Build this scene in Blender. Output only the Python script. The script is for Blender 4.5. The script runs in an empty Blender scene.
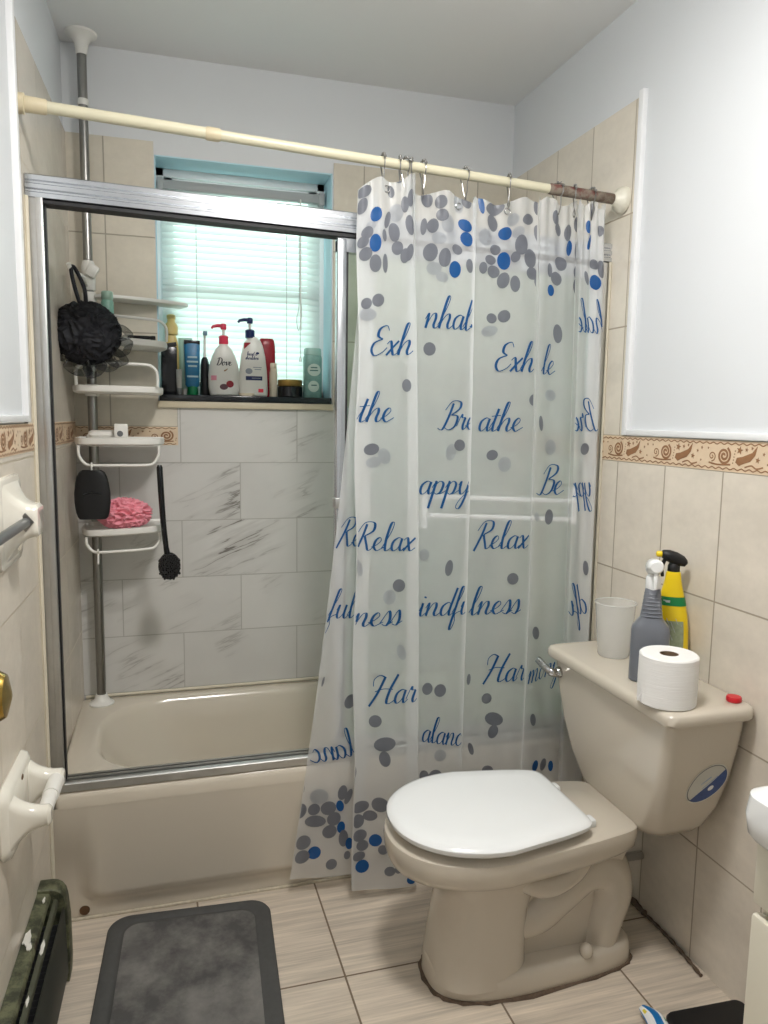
import bpy, bmesh, math, random
from mathutils import Vector, Matrix, noise
random.seed(7)
scene = bpy.context.scene
COL = scene.collection
PI = math.pi
XL, XR, YB, H = -.035, 1.52, .646, 2.493          # room shell
SL = .038                                          # the left wall runs slightly out of square
def lw(y, d=0.0): return XL + SL*y + d             # x of a point d off the left wall

# ------------------------------------------------------------------ materials
def s2l(c):
    return tuple(((v/255)/12.92 if v/255 <= .04045 else ((v/255+.055)/1.055)**2.4) for v in c)
MATS = {}
class NT:
    def __init__(s, name):
        s.m = bpy.data.materials.new(name); s.m.use_nodes = True
        s.t = s.m.node_tree; s.b = s.t.nodes['Principled BSDF']; s.out = s.t.nodes['Material Output']
    def n(s, kind, **kw):
        nd = s.t.nodes.new(kind)
        for k, v in kw.items():
            if k in nd.inputs: nd.inputs[k].default_value = v
            else: setattr(nd, k, v)
        return nd
    def l(s, a, b): s.t.links.new(a, b)
    def math(s, op, a, b=None, c=None):
        nd = s.t.nodes.new('ShaderNodeMath'); nd.operation = op
        for i, v in enumerate((a, b, c)):
            if v is None: continue
            if isinstance(v, (int, float)): nd.inputs[i].default_value = v
            else: s.l(v, nd.inputs[i])
        return nd.outputs[0]
    def mix(s, f, a, b):
        nd = s.t.nodes.new('ShaderNodeMix'); nd.data_type = 'RGBA'
        for i, v in ((0, f), (6, a), (7, b)):
            if isinstance(v, (int, float)): nd.inputs[i].default_value = v
            elif isinstance(v, tuple): nd.inputs[i].default_value = v+(1,) if len(v) == 3 else v
            else: s.l(v, nd.inputs[i])
        return nd.outputs[2]
    def ramp(s, f, stops):
        nd = s.t.nodes.new('ShaderNodeValToRGB'); e = nd.color_ramp.elements
        while len(e) < len(stops): e.new(.5)
        for i, (p, c) in enumerate(stops):
            e[i].position = p; e[i].color = (c, c, c, 1) if isinstance(c, (int, float)) else tuple(c)+(1,)
        s.l(f, nd.inputs[0]); return nd.outputs[0]
    def coord(s, scale=(1, 1, 1), rot=(0, 0, 0), loc=(0, 0, 0)):
        tc = s.n('ShaderNodeTexCoord'); mp = s.n('ShaderNodeMapping')
        mp.inputs['Scale'].default_value = scale; mp.inputs['Rotation'].default_value = rot; mp.inputs['Location'].default_value = loc
        s.l(tc.outputs['Object'], mp.inputs[0]); return mp.outputs[0]
    def noise(s, vec, scale=5, detail=4, rough=.6):
        nd = s.n('ShaderNodeTexNoise'); nd.inputs['Scale'].default_value = scale; nd.inputs['Detail'].default_value = detail; nd.inputs['Roughness'].default_value = rough
        s.l(vec, nd.inputs['Vector']); return nd.outputs['Fac']
    def schlick(s, f0):
        g = s.n('ShaderNodeNewGeometry'); d = s.n('ShaderNodeVectorMath', operation='DOT_PRODUCT')
        s.l(g.outputs['Normal'], d.inputs[0]); s.l(g.outputs['Incoming'], d.inputs[1])
        k = s.math('POWER', s.math('SUBTRACT', 1, s.math('ABSOLUTE', d.outputs['Value'])), 5)
        return s.math('ADD', s.math('MULTIPLY', k, .95-f0), f0)
    def bump(s, h, strength=.2, dist=.01):
        nd = s.n('ShaderNodeBump'); nd.inputs['Strength'].default_value = strength; nd.inputs['Distance'].default_value = dist
        s.l(h, nd.inputs['Height']); s.l(nd.outputs[0], s.b.inputs['Normal'])
def mat(name, rgb, rough=.5, metal=0, var=0.06, scale=12, trans=0, spec=.5, bump=0, coat=0, alpha=1):
    if name in MATS: return MATS[name]
    t = NT(name); c = s2l(rgb)
    f = t.noise(t.coord(), scale, 3)
    lo = tuple(v*(1-var) for v in c); hi = tuple(min(v*(1+var), 1) for v in c)
    t.l(t.mix(f, lo, hi), t.b.inputs['Base Color'])
    t.b.inputs['Roughness'].default_value = rough; t.b.inputs['Metallic'].default_value = metal
    t.b.inputs['Transmission Weight'].default_value = trans; t.b.inputs['Specular IOR Level'].default_value = spec
    t.b.inputs['Coat Weight'].default_value = coat; t.b.inputs['Alpha'].default_value = alpha
    if bump: t.bump(t.noise(t.coord(), scale*6, 4), bump, .004)
    MATS[name] = t.m; return t.m
def tile_mat(name, axes, w, h, o, rgb, grout, offset=0, mortar=.0022, kind='plain', rough=.22):
    """glazed tiles; axes = the two object axes laid over the brick pattern, o = its origin"""
    t = NT(name)
    tc = t.n('ShaderNodeTexCoord'); sp = t.n('ShaderNodeSeparateXYZ'); t.l(tc.outputs['Object'], sp.inputs[0])
    cb = t.n('ShaderNodeCombineXYZ')
    for i, a in enumerate(axes): t.l(t.math('SUBTRACT', sp.outputs[a], o[i]), cb.inputs[i])
    bk = t.n('ShaderNodeTexBrick'); bk.offset = offset; bk.squash = 1
    for k, v in (('Scale', 1), ('Mortar Size', mortar), ('Mortar Smooth', .1), ('Brick Width', w), ('Row Height', h), ('Bias', 0)): bk.inputs[k].default_value = v
    bk.inputs['Color1'].default_value = (0, 0, 0, 1); bk.inputs['Color2'].default_value = (1, 1, 1, 1); bk.inputs['Mortar'].default_value = (0, 0, 0, 1)
    t.l(cb.outputs[0], bk.inputs['Vector'])
    rnd = bk.outputs['Color']
    va = t.n('ShaderNodeVectorMath', operation='ADD'); sc = t.n('ShaderNodeVectorMath', operation='SCALE'); sc.inputs['Scale'].default_value = 9
    t.l(rnd, sc.inputs[0]); t.l(cb.outputs[0], va.inputs[0]); t.l(sc.outputs[0], va.inputs[1])
    c = s2l(rgb)
    def mapped(scale, rot=0):
        mp = t.n('ShaderNodeMapping'); mp.inputs['Scale'].default_value = scale; mp.inputs['Rotation'].default_value = (0, 0, rot); t.l(va.outputs[0], mp.inputs[0]); return mp.outputs[0]
    if kind == 'marble':
        rt = t.n('ShaderNodeMapping'); rt.vector_type = 'POINT'; rt.inputs['Rotation'].default_value = (0, 0, -.40); t.l(va.outputs[0], rt.inputs[0])
        st = t.n('ShaderNodeMapping'); st.inputs['Scale'].default_value = (1.1, 9.5, 1); t.l(rt.outputs[0], st.inputs[0])
        n1 = t.noise(st.outputs[0], 1.6, 5, .55)
        v = t.math('ABSOLUTE', t.math('SUBTRACT', n1, .5))
        thin = t.ramp(v, [(0, 1), (.006, .8), (.020, 0)])
        wide = t.ramp(v, [(0, .32), (.10, 0)])
        mask = t.ramp(t.noise(va.outputs[0], 3.1, 2), [(.49, 0), (.70, 1)])
        f = t.math('MULTIPLY', t.math('MAXIMUM', thin, wide), mask)
        cloud = t.noise(mapped((1, 1, 1)), 3, 4)
        base = t.mix(cloud, tuple(x*.86 for x in c), tuple(min(1, x*1.08) for x in c))
        colr = t.mix(f, base, s2l((118, 112, 106)))
    elif kind == 'streak':
        n1 = t.noise(mapped((1.2, 26, 1)), 2.2, 6, .65)
        n2 = t.noise(mapped((3, 110, 1)), 2, 3, .6)
        f = t.math('ADD', t.math('MULTIPLY', n1, .7), t.math('MULTIPLY', n2, .3))
        colr = t.mix(t.ramp(f, [(.36, 0), (.66, 1)]), tuple(x*.68 for x in c), tuple(min(1, x*1.17) for x in c))
    else:
        n1 = t.noise(mapped((1, 1.6, 1)), 4, 5, .6)
        n2 = t.noise(mapped((1, 1, 1)), 45, 2)
        f = t.math('ADD', t.math('MULTIPLY', n1, .8), t.math('MULTIPLY', n2, .2))
        colr = t.mix(t.ramp(f, [(.36, 0), (.64, 1)]), tuple(x*.9 for x in c), tuple(min(1, x*1.05) for x in c))
    t.l(t.mix(bk.outputs['Fac'], colr, s2l(grout)), t.b.inputs['Base Color'])
    t.l(t.math('ADD', t.math('MULTIPLY', bk.outputs['Fac'], .5), rough), t.b.inputs['Roughness'])
    t.bump(t.math('SUBTRACT', 1, bk.outputs['Fac']), .5, .002)
    MATS[name] = t.m; return t.m
def film_mat(name, rgb, clear, rough=.35, trl=.55):
    """frosted plastic film: part clear, part diffusing both ways"""
    t = NT(name); c = s2l(rgb)+(1,)
    f = t.noise(t.coord(), 18, 4)
    cc = t.mix(f, tuple(v*.93 for v in c[:3]), tuple(min(1, v*1.05) for v in c[:3]))
    di = t.n('ShaderNodeBsdfDiffuse'); tr = t.n('ShaderNodeBsdfTranslucent'); tp = t.n('ShaderNodeBsdfTransparent'); gl = t.n('ShaderNodeBsdfGlossy')
    t.l(cc, di.inputs[0]); t.l(cc, tr.inputs[0]); tp.inputs[0].default_value = (.96, .97, .97, 1); gl.inputs['Roughness'].default_value = rough
    m1 = t.n('ShaderNodeMixShader'); m1.inputs[0].default_value = trl; t.l(di.outputs[0], m1.inputs[1]); t.l(tr.outputs[0], m1.inputs[2])
    m2 = t.n('ShaderNodeMixShader'); m2.inputs[0].default_value = clear; t.l(m1.outputs[0], m2.inputs[1]); t.l(tp.outputs[0], m2.inputs[2])
    m3 = t.n('ShaderNodeMixShader'); t.l(t.schlick(.028), m3.inputs[0]); t.l(m2.outputs[0], m3.inputs[1]); t.l(gl.outputs[0], m3.inputs[2])
    t.l(m3.outputs[0], t.out.inputs[0]); t.t.nodes.remove(t.b)
    MATS[name] = t.m; return t.m
def glass_mat(name, tint):
    t = NT(name)
    tp = t.n('ShaderNodeBsdfTransparent'); tp.inputs[0].default_value = s2l(tint)+(1,)
    gl = t.n('ShaderNodeBsdfGlossy'); gl.inputs['Roughness'].default_value = .02
    wv = t.math('MULTIPLY', t.schlick(.034), t.math('ADD', .8, t.math('MULTIPLY', t.noise(t.coord(), 3, 2), .2)))
    m = t.n('ShaderNodeMixShader'); t.l(wv, m.inputs[0]); t.l(tp.outputs[0], m.inputs[1]); t.l(gl.outputs[0], m.inputs[2])
    t.l(m.outputs[0], t.out.inputs[0]); t.t.nodes.remove(t.b); MATS[name] = t.m; return t.m
def emit_mat(name, rgb, k):
    t = NT(name); e = t.n('ShaderNodeEmission'); e.inputs[0].default_value = s2l(rgb)+(1,); e.inputs[1].default_value = k
    t.l(e.outputs[0], t.out.inputs[0]); t.t.nodes.remove(t.b); MATS[name] = t.m; return t.m
M = MATS

# ------------------------------------------------------------------ mesh helpers
class MB:
    """collects shapes of ONE mesh object in world coordinates"""
    def __init__(s): s.v = []; s.f = []; s.mi = []; s.sm = []
    def add(s, vs, fs, mi=0, smooth=True):
        o = len(s.v); s.v += [tuple(v) for v in vs]
        for f in fs: s.f.append([i+o for i in f]); s.mi.append(mi); s.sm.append(smooth)
        return s
    def box(s, x0, x1, y0, y1, z0, z1, bev=0, mi=0, seg=2, rot=None, about=None):
        bm = bmesh.new(); bmesh.ops.create_cube(bm, size=1)
        for v in bm.verts: v.co = Vector((x0+(v.co.x+.5)*(x1-x0), y0+(v.co.y+.5)*(y1-y0), z0+(v.co.z+.5)*(z1-z0)))
        if bev: bmesh.ops.bevel(bm, geom=bm.edges[:], offset=bev, segments=seg, affect='EDGES', profile=.5)
        if rot is not None:
            c = Vector(about) if about else Vector(((x0+x1)/2, (y0+y1)/2, (z0+z1)/2))
            for v in bm.verts: v.co = c + rot @ (v.co-c)
        bm.verts.index_update()
        s.add([v.co for v in bm.verts], [[v.index for v in f.verts] for f in bm.faces], mi, bool(bev)); bm.free(); return s
    def loft(s, rings, cap0=True, cap1=True, mi=0, smooth=True):
        n = len(rings[0]); vs = [p for r in rings for p in r]; fs = []
        for i in range(len(rings)-1):
            for j in range(n):
                k = (j+1) % n; fs.append([i*n+j, i*n+k, (i+1)*n+k, (i+1)*n+j])
        if cap0: fs.append(list(range(n))[::-1])
        if cap1: fs.append([(len(rings)-1)*n+j for j in range(n)])
        return s.add(vs, fs, mi, smooth)
    def tube(s, pts, r, seg=12, closed=False, mi=0, sx=1):
        P = [Vector(p) for p in pts]; n = len(P); rr = r if isinstance(r, (list, tuple)) else [r]*n
        rings = []; nrm = None
        for i in range(n):
            if closed: t = P[(i+1) % n]-P[i-1]
            else: t = P[min(i+1, n-1)]-P[max(i-1, 0)]
            t.normalize()
            if nrm is None:
                nrm = t.orthogonal() if abs(t.y) > .9 else Vector((0, 1, 0)); nrm = (nrm-t*nrm.dot(t)).normalized()
            else: nrm = (nrm-t*nrm.dot(t)).normalized()
            b = t.cross(nrm)
            rings.append([P[i]+nrm*math.cos(a)*rr[i]*sx+b*math.sin(a)*rr[i] for a in (2*PI*k/seg for k in range(seg))])
        if closed: rings.append(rings[0]); return s.loft(rings, False, False, mi)
        return s.loft(rings, True, True, mi)
    def lathe(s, prof, c, seg=28, mi=0, axis='z', cap=True, sx=1, sy=1):
        rings = []
        for r, h in prof:
            ring = []
            for k in range(seg):
                a = 2*PI*k/seg; u, w = r*math.cos(a)*sx, r*math.sin(a)*sy
                p = {'z': (u, w, h), 'x': (h, u, w), 'y': (w, h, u)}[axis]
                ring.append((c[0]+p[0], c[1]+p[1], c[2]+p[2]))
            rings.append(ring)
        return s.loft(rings, cap, cap, mi)
    def sphere(s, c, rx, ry, rz, seg=20, mi=0):
        n = seg//2; pr = [(max(math.sin(PI*i/n), 1e-3), -math.cos(PI*i/n)) for i in range(n+1)]
        return s.loft([[(c[0]+r*rx*math.cos(2*PI*k/seg), c[1]+r*ry*math.sin(2*PI*k/seg), c[2]+h*rz) for k in range(seg)] for r, h in pr], True, True, mi)
    def xform(s, mx):
        s.v = [tuple(mx @ Vector(v)) for v in s.v]; return s
    def build(s, name, mats, parent=None, **props):
        me = bpy.data.meshes.new(name)
        base = Vector(parent['_base']) if parent is not None and '_base' in parent else Vector((0, 0, 0))
        me.from_pydata([tuple(Vector(v)-base) for v in s.v], [], s.f)
        ms = mats if isinstance(mats, (list, tuple)) else [mats]
        for m in ms: me.materials.append(m)
        for p, i, k in zip(me.polygons, s.mi, s.sm): p.material_index = i; p.use_smooth = k
        bm = bmesh.new(); bm.from_mesh(me)
        if not props.pop('_raw', False): bmesh.ops.recalc_face_normals(bm, faces=bm.faces[:])
        bm.to_mesh(me); bm.free()
        if hasattr(me, 'set_sharp_from_angle'): me.set_sharp_from_angle(angle=math.radians(42))
        me.update(); o = bpy.data.objects.new(name, me); COL.objects.link(o)
        if parent is not None:
            o.parent = parent; o['_base'] = tuple(base)
        else: o['_base'] = (0., 0., 0.)
        for k, v in props.items(): o[k] = v
        return o
def thing(name, label, cat, base, group=None):
    o = bpy.data.objects.new(name, None); COL.objects.link(o); o.location = base; o['_base'] = tuple(float(b) for b in base)
    o.empty_display_size = .05; o['label'] = label; o['category'] = cat
    if group: o['group'] = group
    return o
def rrect(x0, x1, y0, y1, r, z, n=7):
    r = min(r, (x1-x0)/2-1e-4, (y1-y0)/2-1e-4); P = []
    for cx, cy, a0 in ((x1-r, y1-r, 0), (x0+r, y1-r, PI/2), (x0+r, y0+r, PI), (x1-r, y0+r, 1.5*PI)):
        for k in range(n): a = a0+PI/2*k/(n-1); P.append((cx+r*math.cos(a), cy+r*math.sin(a), z))
    return P
def sup(cx, cy, a, b, z, n=2.0, seg=36):
    P = []
    for k in range(seg):
        t = 2*PI*k/seg; c, s_ = math.cos(t), math.sin(t)
        P.append((cx+a*math.copysign(abs(c)**(2/n), c), cy+b*math.copysign(abs(s_)**(2/n), s_), z))
    return P
def spline(pts, n=8, closed=False):
    P = [Vector(p) for p in pts]; out = []; m = len(P)
    if m < 3 and not closed: return [P[0].lerp(P[-1], k/n) for k in range(n+1)]
    for i in range(m if closed else m-1):
        if closed: a, b, c, d = P[i-1], P[i], P[(i+1) % m], P[(i+2) % m]
        else: a, b, c, d = P[max(i-1, 0)], P[i], P[i+1], P[min(i+2, m-1)]
        for k in range(n):
            t = k/n
            out.append(.5*((2*b)+(c-a)*t+(2*a-5*b+4*c-d)*t*t+(3*b-a-3*c+d)*t**3))
    if not closed: out.append(P[-1])
    return out

# ------------------------------------------------------------------ pen-written letters (x-height 1)
GL = {
 'a': (1.0, [[(.78,.88),(.5,1.0),(.15,.72),(.1,.25),(.3,0),(.6,.25),(.78,.95)], [(.78,.95),(.72,.3),(.85,0),(1.1,.25)]]),
 'e': (.8, [[(-.1,.25),(.3,.45),(.55,.78),(.4,1.0),(.15,.75),(.1,.3),(.35,0),(.62,.12),(.9,.3)]]),
 'h': (1.05, [[(-.1,.2),(.3,1.3),(.45,2.1),(.27,2.12),(.14,1.2),(.05,0)], [(.05,.1),(.3,.75),(.6,1.0),(.72,.75),(.65,.25),(.8,0),(1.1,.25)]]),
 'l': (.55, [[(-.1,.2),(.35,1.4),(.44,2.1),(.22,2.05),(.1,1.0),(.15,.2),(.3,0),(.6,.25)]]),
 'n': (1.1, [[(-.05,.6),(.12,1.0),(.15,.7),(.1,0)], [(.1,.1),(.4,.85),(.65,1.0),(.75,.7),(.68,.2),(.85,0),(1.15,.25)]]),
 'm': (1.6, [[(-.05,.6),(.12,1.0),(.15,.7),(.1,0)], [(.1,.1),(.35,.85),(.55,1.0),(.62,.7),(.58,0)], [(.58,.1),(.85,.85),(1.1,1.0),(1.2,.7),(1.13,.2),(1.3,0),(1.65,.25)]]),
 'r': (.8, [[(-.05,.25),(.2,1.15),(.3,.92),(.58,.92)], [(.58,.92),(.48,.3),(.6,0),(.85,.25)]]),
 't': (.62, [[(-.1,.2),(.2,1.0),(.32,1.7)], [(.32,1.7),(.17,.5),(.27,0),(.68,.25)], [(-.12,1.12),(.2,1.16),(.6,1.2)]]),
 'p': (1.0, [[(-.05,.5),(.15,1.05)], [(.16,1.02),(.1,0),(.03,-1.1)], [(.1,.6),(.42,1.0),(.72,.8),(.65,.2),(.38,0),(.12,.2)], [(.45,.02),(.7,.06),(1.05,.3)]]),
 'y': (.95, [[(-.05,.7),(.1,1.0),(.12,.4),(.3,0),(.6,.3),(.75,1.0)], [(.75,1.0),(.68,-.3),(.42,-1.1),(.12,-.95),(.4,-.3),(1.0,.3)]]),
 'x': (.9, [[(-.05,.8),(.2,1.0),(.4,.4),(.6,0),(.95,.25)], [(.8,1.0),(.4,.5),(.05,0)]]),
 'i': (.5, [[(-.05,.4),(.15,1.0)], [(.15,1.0),(.1,.25),(.25,0),(.55,.25)], [(.24,1.5),(.22,1.38)]]),
 'd': (1.1, [[(.76,.88),(.5,1.0),(.15,.72),(.1,.25),(.3,0),(.6,.25),(.8,.95)], [(1.0,2.1),(.85,1.2),(.74,.3),(.85,0),(1.15,.25)]]),
 'f': (.6, [[(-.1,.2),(.35,1.4),(.48,2.1),(.27,2.05),(.13,.7),(-.02,-.9),(.12,-1.1),(.27,-.5),(.18,.05),(.65,.3)]]),
 'u': (1.05, [[(-.05,.6),(.1,1.0),(.08,.3),(.25,0),(.55,.3),(.7,1.0)], [(.7,1.0),(.65,.3),(.8,0),(1.1,.25)]]),
 's': (.68, [[(-.1,.2),(.3,1.1),(.5,.5),(.36,.02),(.05,.12)], [(.36,.02),(.75,.28)]]),
 'o': (.95, [[(.45,1.0),(.12,.7),(.12,.2),(.4,0),(.68,.35),(.66,.85),(.45,1.0),(.6,.8),(1.0,.85)]]),
 'c': (.8, [[(.62,.8),(.45,1.0),(.15,.72),(.1,.25),(.35,0),(.62,.1),(.9,.3)]]),
 'v': (.85, [[(-.05,.7),(.15,1.0),(.2,.5),(.32,0)], [(.32,0),(.65,.6),(.72,1.05),(.95,.85)]]),
 'D': (1.5, [[(.5,1.95),(.42,1.0),(.3,.08)], [(0,1.7),(.5,2.1),(1.2,1.7),(1.25,.7),(.7,.02),(.05,.12)]]),
 'I': (1.0, [[(-.1,1.6),(.3,2.1),(.8,1.95)], [(.6,2.0),(.45,1.0),(.25,.1),(-.2,.15)]]),
 'E': (1.2, [[(1.1,1.75),(.85,2.1),(.42,1.9),(.38,1.4),(.75,1.15)], [(.75,1.15),(.2,.9),(.08,.4),(.4,0),(.9,.2),(1.2,.55)]]),
 'B': (1.35, [[(.62,2.0),(.45,1.0),(.15,.05),(-.25,.15)], [(.05,1.5),(.5,2.15),(1.2,2.1),(1.25,1.6),(.65,1.12)], [(.65,1.12),(1.2,1.0),(1.15,.3),(.7,0),(.25,.2)]]),
 'R': (1.4, [[(.62,2.0),(.42,1.0),(.05,-.15)], [(.0,1.4),(.45,2.1),(1.15,2.1),(1.2,1.5),(.6,1.1)], [(.6,1.1),(.85,.5),(1.1,0),(1.5,.3)]]),
 'H': (1.75, [[(.0,1.3),(-.05,1.8),(.3,2.1),(.75,1.95)], [(.72,2.0),(.42,.8),(.0,-.15)], [(1.65,2.15),(1.3,1.1),(1.2,.2),(1.4,0),(1.8,.25)], [(.2,.9),(.8,1.1),(1.5,1.05)]]),
 '&': (1.2, [[(1.1,.1),(.4,1.3),(.6,1.8),(.8,1.4),(.2,.6),(.3,0),(.8,.2),(1.05,.8)]])}
def pen(word, mirror=False, thin=.06, fat=.14, slant=.24, n=7):
    """quads of the pen strokes of a word as [(left, right), ...] ribbons in x-height units"""
    x = 0; ribbons = []
    for ch in word:
        if ch == ' ': x += .6; continue
        adv, strokes = GL[ch]
        for st in strokes:
            P = [Vector((p.x+slant*p.y+x, p.y)) for p in spline([(a, b, 0) for a, b in st], n)]
            rib = []
            for i, p in enumerate(P):
                t = P[min(i+1, len(P)-1)]-P[max(i-1, 0)]
                if t.length < 1e-6: continue
                t.normalize(); w = thin + fat*max(0, -t.y)**1.5
                nn = Vector((-t.y, t.x))*w*.5
                a, b = p+nn, p-nn
                if mirror: a, b = Vector((-a.x, a.y)), Vector((-b.x, b.y))
                rib.append((a, b))
            ribbons.append(rib)
        x += adv
    return ribbons
def lay(mb, ribbons, fn, mi, ok=None):
    """lay ribbons on a surface fn(a, b) -> point"""
    for rib in ribbons:
        for (a, b), (c, d) in zip(rib, rib[1:]):
            q = (a, b, d, c)
            if ok and not all(ok(p.x, p.y) for p in q): continue
            mb.add([fn(p.x, p.y) for p in q], [[0, 1, 2, 3]], mi, False)
# ---- shower curtain surface: plan columns (top, middle, bottom), joined into folded panels
CURT_COLS = [
 ((.775,-.072,1.925),(.716,-.066,1.185),(.575,-.052,.055)),   # hanging back layer, left hem
 ((.806,-.070,1.925),(.800,-.066,1.185),(.802,-.056,.040)),
 ((.741,-.112,1.930),(.739,-.118,1.190),(.742,-.118,.036)),   # front layer
 ((.889,-.116,1.968),(.917,-.122,1.188),(.934,-.132,.024)),
 ((.884,-.076,1.944),(.897,-.072,1.185),(.909,-.085,.030)),   # middle layer behind it
 ((1.070,-.096,1.930),(1.080,-.092,1.184),(1.068,-.108,.034)),
 ((1.064,-.080,1.930),(1.072,-.076,1.184),(1.060,-.092,.034)),
 ((1.262,-.082,1.946),(1.276,-.080,1.183),(1.262,-.100,.036)),
 ((1.252,-.106,1.946),(1.264,-.102,1.183),(1.250,-.124,.036)),
 ((1.388,-.068,1.952),(1.402,-.067,1.181),(1.402,-.078,.040)),
 ((1.380,-.100,1.952),(1.393,-.098,1.181),(1.392,-.110,.040)),
 ((1.462,-.098,1.945),(1.474,-.094,1.182),(1.474,-.095,.040)),
 ((1.430,-.066,1.945),(1.444,-.066,1.182),(1.440,-.066,.040))]
def curt_col(k, v):
    t, m, b = CURT_COLS[k]; c = .6
    lb = (v-c)*(v-1)/c; lm = v*(v-1)/(c*(c-1)); lt = v*(v-c)/(1-c)
    return [b[i]*lb + m[i]*lm + t[i]*lt for i in range(3)]
def curt(u, v):
    n = len(CURT_COLS)-1; acc = [0, 0, 0]; K = (-.07, -.035, 0, .035, .07)
    for d in K:
        w = min(max(u+d, 0), n-1e-6); k = int(w); f = w-k
        a = curt_col(k, v); b = curt_col(k+1, v)
        for i in range(3): acc[i] += (a[i]*(1-f)+b[i]*f)/len(K)
    g = max(v, 0)**14
    acc[1] += .0028*math.sin(u*9+v*1.7)*(1-.4*v) + .006*g*math.sin(u*23) + .016*max(v, 0)**9*math.sin(u*15)*math.exp(-((u-3.4)/.75)**2) + .0022*math.sin(v*26+u*5)*math.exp(-((u-2.2)/.6)**2)
    acc[2] += .010*g*math.sin(u*8.5+.6)
    acc[0] += .004*math.sin(v*21+u*2)*math.exp(-((u-2)/.25)**2)
    return acc
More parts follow.
